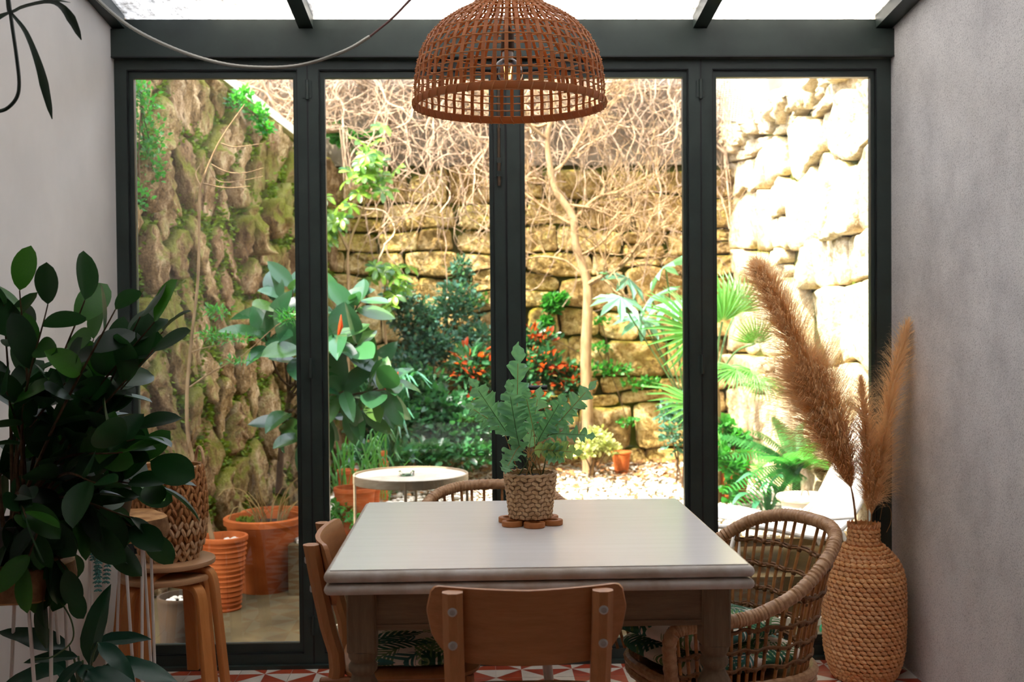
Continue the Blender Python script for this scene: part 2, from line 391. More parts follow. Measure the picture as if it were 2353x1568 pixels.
M['leaf_shrub'] = leaf_mat('shrub_leaf', srgb('#1f4a30'), srgb('#3a6e44'), .3, .3, .4, True)
M['leaf_bluegreen'] = leaf_mat('blue_green_leaf', srgb('#2f5a50'), srgb('#55806c'), .35, .3, .4, True)
M['leaf_ivy'] = leaf_mat('ivy_leaf', srgb('#2a7034'), srgb('#4c9a3c'), .4, .4, .35, True)
M['leaf_pale'] = leaf_mat('pale_leaf', srgb('#8a9a5a'), srgb('#b9b880'), .5, .4, .3, True)
M['leaf_grass'] = leaf_mat('strap_leaf', srgb('#2f6a3c'), srgb('#5a9a54'), .4, .4, .35, True)
M['leaf_strap'] = leaf_mat('long_leaf', srgb('#2a5a48'), srgb('#4a8a68'), .35, .3, .25)
M['succulent'] = simple('blue_succulent', srgb('#4f8a80'), srgb('#3a6f68'), .5, 30, 0, .001, .4, vary=.2, island=True)
M['stem_green'] = simple('green_stem', srgb('#4a6a3a'), srgb('#3a5430'), .5, 30)
M['stem_tan'] = simple('tan_stalk', srgb('#b98a52'), srgb('#9c6e3c'), .6, 30)
def plume_mat():
    m, nt, p = new_mat('pampas_plume', srgb('#f0d2a6'), .9, .1)
    c = rnd_value(nt, srgb('#ffe2b6'), .06, True); nt.links.new(c, p.inputs['Base Color'])
    t = nt.nodes.new('ShaderNodeBsdfTranslucent'); nt.links.new(c, t.inputs[0])
    mx = nt.nodes.new('ShaderNodeMixShader'); mx.inputs[0].default_value = .6
    nt.links.new(p.outputs[0], mx.inputs[1]); nt.links.new(t.outputs[0], mx.inputs[2])
    nt.links.new(mx.outputs[0], nt.nodes['Material Output'].inputs[0]); return m
M['plume'] = plume_mat()
M['white_metal'] = simple('white_powder_coat', srgb('#ddd8d2'), None, .4)
M['sling'] = simple('white_sling_mesh', srgb('#e6e2da'), srgb('#d8d3c9'), .8, 60, .1, .001, .2)
M['bucket'] = simple('white_enamel', srgb('#e2dccf'), srgb('#d2c8b6'), .45, 6)
M['rust'] = simple('rusted_enamel_rim', srgb('#d8cbb4'), srgb('#b0793f'), .6, 14, .1, .001, .3, lo=.45, hi=.7)
M['stone_top'] = simple('pale_table_top', srgb('#b5ac9e'), srgb('#a39989'), .5, 14)
M['band'] = simple('grey_metal_band', srgb('#8b7c68'), srgb('#756752'), .5, 10)
M['cord'] = simple('dark_red_cord', srgb('#4a2620'), None, .6)
M['black_metal'] = simple('black_handle', srgb('#15191b'), None, .3)
M['brass'] = simple('aged_brass', srgb('#5c4a38'), srgb('#43352a'), .45, 30, metal=.6)
M['live_edge'] = simple('live_edge_timber', srgb('#d0a06a'), srgb('#9a6a3c'), .7, 16, .4, .004, .2)
M['bark_edge'] = simple('bark_edge', srgb('#6a4a30'), srgb('#8a6848'), .9, 30, .5, .006, .2)
M['dark_pot'] = simple('dark_plant_pot', srgb('#2c2a28'), None, .5)
M['filament'] = new_mat('lit_filament', (1, .5, .15))[0]
_p = M['filament'].node_tree.nodes['Principled BSDF']; _p.inputs['Emission Color'].default_value = (1, .55, .12, 1); _p.inputs['Emission Strength'].default_value = 4.
M['bulb'] = glass_thin('bulb_glass', (.97, .96, .94), 2.2)
M['ash_glass'] = glass_thin('ashtray_glass', (.9, .94, .94), 2.5)
M['green_plastic'] = simple('green_plastic', srgb('#1f8a5a'), None, .4)
M['house'] = simple('house_render', srgb('#cfc8bc'), srgb('#c2baad'), .9, 2)
def conduit_mat():
    m, nt, p = new_mat('corrugated_conduit', srgb('#8a8880'), .35, .5, .7); return m
M['conduit'] = conduit_mat()
def cushion_mat():
    m, nt, p = new_mat('palm_print_fabric', srgb('#e0d6c8'), .9, .1)
    tc = nt.nodes.new('ShaderNodeTexCoord').outputs['Object']
    base = None; cols = [srgb('#3f6f5a'), srgb('#6b9060'), srgb('#5a8a8a'), srgb('#93a578')]
    c = None
    for k, (sc_, col) in enumerate(((7., cols[3]), (6., cols[2]), (5.5, cols[1]), (5., cols[0]))):
        mp = nt.nodes.new('ShaderNodeMapping'); mp.inputs['Location'].default_value = (k*3.7, k*1.9, 0); mp.inputs['Scale'].default_value = (sc_, sc_, .01); nt.links.new(tc, mp.inputs[0])
        vo = nt.nodes.new('ShaderNodeTexVoronoi'); vo.inputs['Scale'].default_value = 1.; vo.inputs['Randomness'].default_value = .8; nt.links.new(mp.outputs[0], vo.inputs['Vector'])
        sub = nt.nodes.new('ShaderNodeVectorMath'); sub.operation = 'SUBTRACT'; nt.links.new(mp.outputs[0], sub.inputs[0]); nt.links.new(vo.outputs['Position'], sub.inputs[1])
        sp = nt.nodes.new('ShaderNodeSeparateColor'); nt.links.new(vo.outputs['Color'], sp.inputs[0])
        ro = nt.nodes.new('ShaderNodeVectorRotate'); ro.rotation_type = 'Z_AXIS'; nt.links.new(sub.outputs[0], ro.inputs['Vector']); nt.links.new(math_(nt, 'MULTIPLY', sp.outputs[0], 6.28), ro.inputs['Angle'])
        s2 = nt.nodes.new('ShaderNodeSeparateXYZ'); nt.links.new(ro.outputs[0], s2.inputs[0])
        x = s2.outputs[0]; ay = math_(nt, 'ABSOLUTE', math_(nt, 'ADD', s2.outputs[1], math_(nt, 'MULTIPLY', math_(nt, 'MULTIPLY', x, x), .35)))
        env = math_(nt, 'SUBTRACT', .24, math_(nt, 'MULTIPLY', math_(nt, 'MULTIPLY', x, x), .95))
        inside = math_(nt, 'GREATER_THAN', env, ay)
        st = math_(nt, 'SINE', math_(nt, 'MULTIPLY', math_(nt, 'ADD', x, math_(nt, 'MULTIPLY', ay, -1.1)), 58.))
        st = math_(nt, 'GREATER_THAN', st, -.35)
        rib = math_(nt, 'LESS_THAN', ay, .02)
        f = math_(nt, 'MULTIPLY', inside, math_(nt, 'MAXIMUM', st, rib))
        cc = mixc(nt, sp.outputs[1], col, (col[0]*.45, col[1]*.55, col[2]*.5))
        c = mixc(nt, f, c if c is not None else srgb('#dfd3c4'), cc)
    nt.links.new(c, p.inputs['Base Color']); bump_(nt, noise_(nt, 6, 2), .4, .01, p); return m
M['cushion'] = cushion_mat()

# ------------------------------------------------------------------ the room
XL, XR = -1.328, 1.575
RS = .11                                     # roof rise per metre away from the doors
def roof_z(y): return 2.418 - y*RS
def slab(x0, x1, y0, y1, zb, th):
    vs = []
    for x in (x0, x1):
        for y in (y0, y1):
            for k in (0, th): vs.append((x, y, zb(y)+k))
    return MB().add(vs, [(0, 1, 3, 2), (4, 6, 7, 5), (0, 4, 5, 1), (2, 3, 7, 6), (0, 2, 6, 4), (1, 5, 7, 3)])
def struct(mb, name, mat, smooth=False):
    return tag(mb.build(name, mat, None, smooth), kind='structure')
YB = -7.2; YR = -2.75
struct(MB().bb(XL-.2, XL, YB, .07, 0, 3.0), 'wall_left', M['white_wall'])
struct(MB().bb(XR, XR+.2, YB, .07, 0, 3.0), 'wall_right', M['stucco'])
struct(MB().bb(XL-.2, XR+.2, YB-.2, YB, 0, 3.0), 'wall_back', M['white_wall'])
struct(MB().bb(XL-.2, XR+.2, YB, YR-.2, 2.74, 2.87), 'ceiling', M['white_wall'])
struct(MB().bb(-6.5, 3.6, YR-.22, YR, 2.80, 8.35), 'wall_upper_unseen', M['house'])  # unseen house wall, height and width shaped to keep direct sun out
floor = struct(MB().bb(XL, XR, YB, .07, -.05, -.003), 'floor', M['grout'])
S = .189; TX, TY = -.7885, -.0700
def tile_mesh(name, flip):
    mb = MB(); h = S/2-.0009; c = (0, 0, 0)
    ring = [(h, 0), (h, h), (0, h), (-h, h), (-h, 0), (-h, -h), (0, -h), (h, -h)]
    mb.v = [c]+[(x, y, 0) for x, y in ring]+[(x, y, -.008) for x, y in ring]
    for i in range(8):
        mb.f.append((0, 1+i, 1+(i+1) % 8)); mb.m.append((i+flip) % 2)
        mb.f.append((1+i, 9+i, 9+(i+1) % 8, 1+(i+1) % 8)); mb.m.append(1)
    return mb.mesh(name, [M['tile_red'], M['tile_white']], False)
TM = [tile_mesh('tile_pinwheel', 0), tile_mesh('tile_pinwheel_turned', 1)]
rest = MB()
for j in range(38):
    for i in range(-2, 13):
        x = TX+i*S; y = TY-j*S
        if x-S/2 < XL-.16 or x+S/2 > XR+.16 or y-S/2 < YB: continue
        fl = (i+j) % 2
        if j < 6:
            o = bpy.data.objects.new('tile', TM[fl]); COL.objects.link(o); o.parent = floor; o.location = (x, y, 0)
        else:
            h = S/2-.0009; ring = [(h, 0), (h, h), (0, h), (-h, h), (-h, 0), (-h, -h), (0, -h), (h, -h)]
            o = len(rest.v); rest.v += [(x, y, 0)]+[(x+a, y+b, 0) for a, b in ring]
            for k in range(8): rest.f.append((o, o+1+k, o+1+(k+1) % 8)); rest.m.append((k+fl) % 2)
tag(rest.build('tile_field', [M['tile_red'], M['tile_white']], floor, False), kind='stuff')

# header beam, rafters and glass roof
t1 = struct(MB().bb(XL, XR, -.035, .08, 2.274, 2.378), 'trim_1', M['frame'])
MB().bb(XL, XR, -.012, .08, 2.378, 2.418).build('upper_rail', M['frame'], t1, False)
MB().bb(XL, XR, -.037, -.030, 2.2725, 2.2775).build('shadow_line', M['frame_dark'], t1, False)  # dark strip stands in for the shadow along the beam's lower edge
struct(MB().bb(XL, XR, -.02, .08, 0, .014), 'trim_2', M['frame'])
raf = [(XL, -1.283), (-.645, -.592), (.822, .874), (1.512, XR)]
for k, (a, b) in enumerate(raf):
    struct(slab(a, b, -.01, YR, lambda y: roof_z(y)-.035, .075), 'trim_%d' % (k+3), M['frame'])
roof = struct(MB().bb(XL, XR, YR-.2, YR, 2.70, 2.80), 'ceiling_glass', M['frame'])
for (a, b), (c, d) in zip(raf, raf[1:]):
    slab(b-.006, c+.006, .10, YR, lambda y: roof_z(y)+.012, .010).build('roof_pane', M['roof_glass'], roof, False)

# glazed doors: x of outer edge, inner edge of stile, glass edge | glass edge, stile, outer edge
leaves = [(XL, -1.283, -1.262, -.673, -.655, -.619),
          (-.617, -.577, -.556, .056, .074, .114),
          (.122, .170, .189, .787, .806, .851),
          (.853, .896, .914, 1.502, 1.520, XR)]
ZB, ZG0, ZG1, ZT = .052, .088, 2.208, 2.236
hinge_mb = lambda x, z: MB().tube([(x, -.006, z-.036), (x, -.006, z+.036)], .0065, 8).bb(x-.016, x+.016, -.003, .001, z-.03, z+.03)
for k, (a, b, c, d, e, g) in enumerate(leaves):
    mb = MB()
    mb.bb(a, b, 0, .05, .014, 2.272).bb(e, g, 0, .05, .014, 2.272).bb(b, e, 0, .05, .014, ZB).bb(b, e, 0, .05, ZT, 2.272)
    o = struct(mb, 'door_%d' % (k+1), M['frame'])
    bd = MB()
    def bead(x0, x1, z0, z1, y0, y1): bd.bb(x0, x1, y0, y1, z0, z1)
    bead(b, c, ZB, ZT, .016, .046); bead(d, e, ZB, ZT, .016, .046); bead(c, d, ZB, ZG0, .016, .046); bead(c, d, ZG1, ZT, .016, .046)
    bd.build('glazing_bead', M['frame'], o, False)
    sg = MB(); q = .0035
    sg.bb(b, b+q, .004, .017, ZB, ZT).bb(e-q, e, .004, .017, ZB, ZT).bb(b, e, .004, .017, ZB, ZB+q).bb(b, e, .004, .017, ZT-q, ZT)
    sg.build('seal', M['frame_dark'], o, False)
    MB().bb(c-.004, d+.004, .028, .032, ZG0-.004, ZG1+.004).build('pane', M['glass'], o, False)
    if k in (0, 2):
        for z in (2.16, 1.125, .16): hinge_mb(g+.001, z).build('hinge', M['frame'], o)
        MB().bb(g-.0015, g+.004, -.001, .02, .014, 2.272).build('seam', M['frame_dark'], o, False)
    if k == 1:
        MB().bb(g, g+.009, .004, .03, .014, 2.272).build('seam', M['frame_dark'], o, False)
        r_ = MB().tube([(.092, -.008, 2.20), (.092, -.008, 1.90)], .0055, 8).build('bolt_rod', M['brass'], o)
        MB().bb(.084, .1, -.014, 0, 1.885, 1.905).bb(.084, .1, -.014, 0, 1.835, 1.855).bb(.085, .099, -.012, 0, 2.015, 2.03).build('bolt_keep', M['frame'], o, False)
        MB().tube([(.092, -.008, 1.91), (.092, -.008, 1.80)], .0062, 8).build('bolt_end', M['brass'], o)
    if k == 2:
        h = MB().rbox((.148, -.006, 1.04), (.026, .012, .16), .004).build('handle_plate', M['black_metal'], o, False)
        MB().tube(curve([(.148, -.008, 1.046), (.148, -.045, 1.046), (.165, -.052, 1.046), (.2, -.052, 1.046), (.262, -.05, 1.046)], 14), .0095, 10).build('handle', M['black_metal'], o)

# ------------------------------------------------------------------ the garden walls
def stone_obj(poly, O, U, W, N, depth, R, parent, mat, name='stone'):
    # resample outline
    n = 24; P = [Vector(p) for p in poly]; L = []; tot = 0
    for i in range(len(P)): L.append((P[(i+1) % len(P)]-P[i]).length); tot += L[-1]
    pts = []; i = 0; acc = 0
    for k in range(n):
        t = tot*k/n
        while acc+L[i] < t and i < len(P)-1: acc += L[i]; i += 1
        pts.append(P[i].lerp(P[(i+1) % len(P)], (t-acc)/max(L[i], 1e-6)))
    pts = [(pts[k-1]+pts[k]*4+pts[(k+1) % n])/6 for k in range(n)]
    c = sum(pts, Vector((0, 0)))/n; size = math.sqrt(tot*tot/16)
    sd = rv(R, 50); pts = [c+(p-c)*(1+.09*noise.noise(Vector((p.x*9, p.y*9, 0))+sd)+.05*noise.noise(Vector((p.x*30, p.y*30, 0))+sd)) for p in pts]
    tilt = (R.uniform(-.22, .22), R.uniform(-.22, .22)); d = depth*R.uniform(.7, 1.25)
    vs = []; fs = []; rings = [(1.0, -.3), (1.0, .5), (.99, .82), (.955, .97), (.8, 1.0), (.55, 1.0), (.28, 1.0)]
    C = O+U*c.x+W*c.y
    for s, h in rings:
        for p in pts:
            q = (p-c)*s; z = h*d
            if h > .3: z += d*.3*noise.noise(Vector((q.x, q.y, 0))*9+sd)+d*.35*noise.noise(Vector((q.x, q.y, 0))*28+sd)+(q.x*tilt[0]+q.y*tilt[1])
            vs.append(U*q.x+W*q.y+N*z)
    vs.append(N*(d*1.0)); m = len(rings)
    for a in range(m-1):
        for k in range(n): fs.append((a*n+k, a*n+(k+1) % n, (a+1)*n+(k+1) % n, (a+1)*n+k))
    for k in range(n): fs.append(((m-1)*n+k, (m-1)*n+(k+1) % n, m*n))
    if U.cross(W).dot(N) < 0: fs = [f[::-1] for f in fs]
    me = bpy.data.meshes.new(name); me.from_pydata([tuple(v) for v in vs], [], fs); me.materials.append(mat)
    me.polygons.foreach_set('use_smooth', [True]*len(fs)); me.update()
    o = bpy.data.objects.new(name, me); COL.objects.link(o); o.parent = parent; o.location = C-wl(parent); return o
def coursed(u0, u1, v0, v1, hr, wr, R, gap=.004):
    cells = []; v = v0; prev = lambda u: v0
    while v < v1-.05:
        h = R.uniform(*hr); sd = rv(R, 40); amp = h*.38
        v2 = min(v+h, v1)
        def top(u, v2=v2, sd=sd, amp=amp): return v2+amp*noise.noise(Vector((u*2.1, 0, 0))+sd)
        u = u0-R.uniform(0, .2); bot = prev
        while u < u1:
            wd = R.uniform(*wr); e = u+wd; k = R.uniform(-.035, .035)
            ua, ub = u+gap, e-gap; m = (ua+ub)/2
            mid = R.random()
            if mid < .14 and h > .16:      # two small stones on top of one another
                q = lambda x: (bot(x)+top(x))/2
                cells.append([(ua, bot(ua)+gap), (m, bot(m)+gap), (ub, bot(ub)+gap), (ub, q(ub)-gap*.6), (ua, q(ua)-gap*.6)])
                cells.append([(ua, q(ua)+gap*.6), (ub, q(ub)+gap*.6), (ub, top(ub)-gap), (m, top(m)-gap), (ua, top(ua)-gap)])
            else:
                cells.append([(ua+k, bot(ua)+gap), (m, bot(m)+gap), (ub+R.uniform(-.02, .02), bot(ub)+gap), (ub, top(ub)-gap), (m, top(m)-gap), (ua, top(ua)-gap)])
            u = e
        prev = top; v = v2
    return cells
def voronoi(pts, box, stretch, gap):
    out = []; k = stretch
    for i, p in enumerate(pts):
        poly = [Vector((box[0], box[2]*k)), Vector((box[1], box[2]*k)), Vector((box[1], box[3]*k)), Vector((box[0], box[3]*k))]
        a = Vector((p[0], p[1]*k))
        for j, q in enumerate(pts):
            if i == j: continue
            b = Vector((q[0], q[1]*k))
            if (a-b).length > 1.2: continue
            n = (b-a).normalized(); m = (a+b)/2-n*gap; new = []
            for s in range(len(poly)):
                c, d = poly[s], poly[(s+1) % len(poly)]; dc, dd = (c-m).dot(n), (d-m).dot(n)
                if dc <= 0: new.append(c)
                if dc*dd < 0: new.append(c+(d-c)*(dc/(dc-dd)))
            poly = new
            if len(poly) < 3: break
        if len(poly) >= 3: out.append([(v.x, v.y/k) for v in poly])
    return out
YW = 4.12
R = random.Random(3)
wb = struct(MB().bb(-2.6, 2.5, YW, YW+.3, 0, 2.42), 'wall_garden_back', M['mortar'])
struct(MB().bb(-2.6, 2.5, YW-.02, YW+.3, 2.42, 3.45), 'wall_garden_upper', M['render_grey'])
for poly in coursed(-1.35, 2.0, .2, 2.42, (.11, .29), (.16, .52), R, .006):
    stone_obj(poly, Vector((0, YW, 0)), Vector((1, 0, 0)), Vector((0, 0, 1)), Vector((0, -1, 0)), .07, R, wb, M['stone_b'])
XW = 1.93
wr_ = struct(MB().bb(XW, XW+.35, .10, YW, 0, 2.5), 'wall_garden_right', M['mortar'])
for poly in coursed(.12, YW, .15, 2.52, (.22, .42), (.3, .62), R):
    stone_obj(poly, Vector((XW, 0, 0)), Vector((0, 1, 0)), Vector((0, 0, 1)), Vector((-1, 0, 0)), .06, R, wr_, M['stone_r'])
for k in range(46):          # loose capping stones along the top
    y = .2+k*.087; c = [(y+R.uniform(-.07, .07)+.1*math.cos(a)*R.uniform(.5, 1.1), 2.55+R.uniform(-.05, .1)+.075*math.sin(a)*R.uniform(.6, 1.1)) for a in [i*PI/4 for i in range(8)]]
    stone_obj(c, Vector((XW+.02, 0, 0)), Vector((0, 1, 0)), Vector((0, 0, 1)), Vector((-1, 0, 0)), .12, R, wr_, M['stone_r'])
# left wall: from near the doors, closing in towards the back
LA, LB = Vector((-1.86, .1, 0)), Vector((-.99, YW, 0)); LU = (LB-LA).normalized(); LL = (LB-LA).length
LW = Vector((-.05, .0, 1)).normalized(); LN = Vector((LU.y, -LU.x, 0))
mb = MB(); q = LN*-.3
def ztop(u): return 3.02-.135*u
vs = [LA, LB, LB+LW*ztop(LL), LA+LW*ztop(0)]; vs += [p+q for p in vs]
mb.add(vs, [(0, 1, 2, 3), (5, 4, 7, 6), (0, 3, 7, 4), (1, 5, 6, 2), (3, 2, 6, 7), (0, 4, 5, 1)])
wlft = struct(mb, 'wall_garden_left', M['mortar'])
pts_l = []; tries = 0
while len(pts_l) < 165 and tries < 20000:
    tries += 1; p = (R.uniform(.45, LL), R.uniform(0, 2.95))
    if p[1] > ztop(p[0])-.1: continue
    rad = R.choice([.13, .17, .21, .24])
    if all(math.hypot((p[0]-a)*1.0, (p[1]-b)*.58) > min(rad, rr) for a, b, rr in pts_l): pts_l.append((p[0], p[1], rad))
for poly in voronoi([(a, b) for a, b, _ in pts_l], (.4, LL+.02, 0, 3.0), .58, .013):
    poly = [(u, min(v, ztop(u)-.06+.03*math.sin(u*9))) for u, v in poly]
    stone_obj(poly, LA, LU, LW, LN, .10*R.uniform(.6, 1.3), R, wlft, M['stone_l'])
mb = MB()
a, b = LA+LW*ztop(0), LB+LW*ztop(LL)
vs = []
for p in (a, b):
    for s in (.05, -.33):
        for z in (0, .06): vs.append(p+LN*s+Vector((0, 0, z)))
mb.add(vs, [(0, 1, 3, 2), (4, 6, 7, 5), (0, 4, 5, 1), (2, 3, 7, 6), (0, 2, 6, 4), (1, 5, 7, 3)])
struct(mb, 'trim_7', M['coping'])

# ------------------------------------------------------------------ garden ground
struct(MB().bb(-2.3, 2.3, .07, YW, -.08, -.004), 'floor_patio', M['concrete'])
struct(MB().bb(-.72, XW, .5, 1.15, -.004, .2), 'floor_step', M['concrete'])
struct(MB().bb(-.72, XW, .478, .5, -.004, .03), 'trim_8', M['coping'])
struct(MB().bb(-.9, XW, 1.15, YW, -.004, .235), 'floor_gravel_bed', M['concrete'])
R = random.Random(5); mb = MB()
for k in range(6200):
    x = R.uniform(-.88, XW-.1); y = R.uniform(1.18, YW-.14); s = R.uniform(.012, .026)
    mb.ball((x, y, .240+R.uniform(0, .006)), (s, s*R.uniform(.6, 1), s*.55), 5, 3, Matrix.Rotation(R.uniform(0, 6), 3, 'Z'))
gr = mb.build('gravel', M['pebble'])
tag(gr, 'white gravel spread over the garden bed up to the stone wall', 'gravel', kind='stuff')
def small_leaf(mb, c, d, n, l, wd):      # folded six-point leaf
    d = Vector(d).normalized(); n = Vector(n); n = (n-d*n.dot(d)); n = n.normalized() if n.length > 1e-4 else d.orthogonal().normalized(); x = d.cross(n)
    c = Vector(c); o = len(mb.v)
    for p in (c, c+d*l*.35+x*wd+n*wd*.25, c+d*l*.75+x*wd*.75+n*wd*.1, c+d*l-n*l*.08, c+d*l*.75-x*wd*.75+n*wd*.1, c+d*l*.35-x*wd+n*wd*.25, c+d*l*.5-n*wd*.05): mb.v.append(tuple(p))
    for f in ((0, 1, 6), (1, 2, 6), (2, 3, 6), (6, 3, 4), (6, 4, 5), (6, 5, 0)): mb.f.append([o+i for i in f]); mb.m.append(mb.mi)
mb = MB()
for k in range(1500):
    y = YW-.17-abs(R.gauss(0, .75)); x = R.uniform(-.85, XW-.13)
    if y < 1.3: continue
    small_leaf(mb, (x, y, .262+R.uniform(0, .01)), (R.uniform(-1, 1), R.uniform(-1, 1), R.uniform(-.1, .3)), (R.uniform(-.5, .5), R.uniform(-.5, .5), 1), R.uniform(.03, .06), R.uniform(.01, .018))
tag(mb.build('leaf_litter', M['litter']), 'brown fallen leaves littering the gravel below the stone wall', 'leaves', kind='stuff')

# ------------------------------------------------------------------ dining table
TX0, TX1, TY0, TY1, TZ = -.3423, .6199, -1.778, -.809, .75
tcx, tcy = (TX0+TX1)/2, (TY0+TY1)/2
tb = thing('dining_table', 'square dining table with white painted top and turned grey wooden legs', 'table', (tcx, tcy, 0))
def edge_slab(mb, z0, z1, inset, r):     # slab with a rounded moulded edge
    pr = []
    for k in range(7):
        a = -PI/2+PI*k/6; pr.append((math.cos(a)*r, (z0+z1)/2+math.sin(a)*(z1-z0)/2))
    x0, x1, y0, y1 = TX0+inset+r, TX1-inset-r, TY0+inset+r, TY1-inset-r
    vs = []; fs = []; cs = []
    for (cx, cy, a0) in ((x1, y1, 0), (x0, y1, PI/2), (x0, y0, PI), (x1, y0, 3*PI/2)):
        for k in range(4): cs.append((cx, cy, a0+PI/2*k/3))
    n = len(cs)
    for rr, z in pr:
        for cx, cy, a in cs: vs.append((cx+math.cos(a)*rr, cy+math.sin(a)*rr, z))
    for i in range(len(pr)-1):
        for j in range(n): fs.append((i*n+j, i*n+(j+1) % n, (i+1)*n+(j+1) % n, (i+1)*n+j))
    fs.append(tuple(range(n))[::-1]); fs.append(tuple((len(pr)-1)*n+j for j in range(n)))
    mb.add(vs, fs)
mb = MB(); edge_slab(mb, .7215, .7475, 0, .013); mb.build('upper_edge', M['table_edge'], tb)
mb = MB(); edge_slab(mb, .694, .7185, .0, .013); mb.build('draw_leaf', M['table_edge'], tb)
mb = MB(); mb.bb(TX0+.014, TX1-.014, TY0+.014, TY1-.014, .7474, TZ); mb.build('table_top', M['table_white'], tb, False)
mb = MB()
def notch(mb, c, along, out):            # carved slanted cuts in the moulding, as slim ridges
    A = Vector(along); O = Vector(out); up = Vector((0, 0, 1)); pts = []
    for k in range(7):
        a = -1.15+2.3*k/6; pts.append(Vector(c)+O*(math.cos(a)*.0132-.0125)+up*(math.sin(a)*.0128)+A*(k-3)*.006)
    mb.tube(pts, [.0008, .0018, .0024, .0026, .0024, .0018, .0008], 5)
for zc in (.7345, .7063):
    k = 0; x = TX0+.05
    while x < TX1-.04:
        for s in (0, .011): notch(mb, (x+s, TY0+.0125-.0005, zc), (1, 0, 0), (0, -1, 0)); notch(mb, (x+s, TY1-.0125, zc), (1, 0, 0), (0, 1, 0))
        x += .062
    y = TY0+.05
    while y < TY1-.04:
        notch(mb, (TX0+.0125, y, zc), (0, 1, 0), (-1, 0, 0)); notch(mb, (TX1-.0125, y, zc), (0, 1, 0), (1, 0, 0)); y += .062
tag(mb.build('edge_carving', M['notch'], tb), kind='stuff')
LX0, LX1, LY0, LY1 = TX0+.045, TX1-.045, TY0+.05, TY1-.05; LWd = .066
leg_me = None
def table_leg():
    mb = MB(); h = LWd/2
    mb.rbox((0, 0, .622), (LWd, LWd, .143), .004)
    pr = [(.022, 0), (.026, .01), (.028, .06), (.024, .075), (.034, .09), (.034, .1), (.026, .112), (.03, .2), (.0335, .3), (.034, .335), (.026, .345), (.033, .355), (.033, .365), (.025, .375), (.0305, .392), (.0385, .42), (.0405, .445), (.038, .468), (.028, .487), (.0245, .497), (.033, .508), (.033, .518), (.027, .527), (.0335, .538), (.0345, .552)]
    mb.lathe(pr, 24); return mb.mesh('leg', M['table_leg'])
leg_me = table_leg()
for x in (LX0+LWd/2, LX1-LWd/2):
    for y in (LY0+LWd/2, LY1-LWd/2): place('leg', leg_me, Matrix.Translation((x, y, 0)), tb)
M['apron'] = wood_mat('grey_limed_apron', srgb('#857059'), srgb('#6a5743'), .6, 7, 0, .3, .2)
for (x0, x1, y0, y1) in ((LX0+LWd, LX1-LWd, LY0+.01, LY0+.032), (LX0+LWd, LX1-LWd, LY1-.032, LY1-.01), (LX0+.01, LX0+.032, LY0+LWd, LY1-LWd), (LX1-.032, LX1-.01, LY0+LWd, LY1-LWd)):
    MB().bb(x0, x1, y0, y1, .615, .694).bb(x0, x1, y0-.003, y1+.003, .602, .615).build('apron', M['apron'], tb, False)

# ------------------------------------------------------------------ trivet and fern pot on the table
tc = G(1219, 1203, TZ); tc.z = TZ
tv = thing('ring_trivet', 'orange-brown wooden trivet of joined rings under the woven pot', 'trivet', tc)
ring = MB(); n = 24
ring.lathe([(.0150, .0005), (.027, .0005), (.0285, .002), (.0285, .013), (.027, .0145), (.0165, .0145), (.0150, .013)], 24, cap0=False, cap1=False)
ring.f += [[6*24+j, 6*24+(j+1) % 24, (j+1) % 24, j] for j in range(24)]; ring.m += [0]*24
rm = ring.mesh('ring', M['trivet'])
place('ring', rm, Matrix.Translation(tc), tv)
for k in range(6):
    a = PI/6+k*PI/3+.12; place('ring', rm, Matrix.Translation(tc+Vector((math.cos(a)*.0625, math.sin(a)*.0625, 0))), tv)
PZ = TZ+.0147
pp = thing('fern_pot', 'beige woven pot of blue-green fern in the middle of the white table', 'potted plant', (tc.x, tc.y, PZ))
def weave_row(r, z, n, h, off, tilt, size, out=.0, seg=(6, 4)):
    mb = MB()
    for k in range(n):
        a = 2*PI*(k+off)/n; t = tilt if isinstance(tilt, (int, float)) else tilt[k % 2]
        Mx = Matrix.Rotation(a, 3, 'Z') @ Matrix.Rotation(t, 3, 'X')
        mb.ball(((r+out)*math.cos(a), (r+out)*math.sin(a), z), size, seg[0], seg[1], Mx)
    return mb
MB().lathe([(.052, .002), (.0545, .004), (.0665, .118), (.064, .118), (.052, .012)], 32, cap1=True).build('pot_liner', M['cotton_rope'], pp, local=True)
for j in range(10):
    z = .009+j*.0115; r = lerp(.0555, .0685, j/9.)
    mb = weave_row(r, z, 22, 0, .5*(j % 2), (.42, -.42), (.0042, r*2*PI/22*.62, .0058), .0008); mb.build('weave_row', M['cotton_rope'], pp, local=True)
MB().tube([(math.cos(a)*.069, math.sin(a)*.069, .121+.0015*math.sin(a*22)) for a in [2*PI*k/88 for k in range(88)]], .0042, 6, closed=True).build('rim', M['cotton_rope'], pp, local=True)
MB().lathe([(.063, .112), (.04, .115), (.01, .116)], 20).build('soil', M['soil'], pp, local=True)
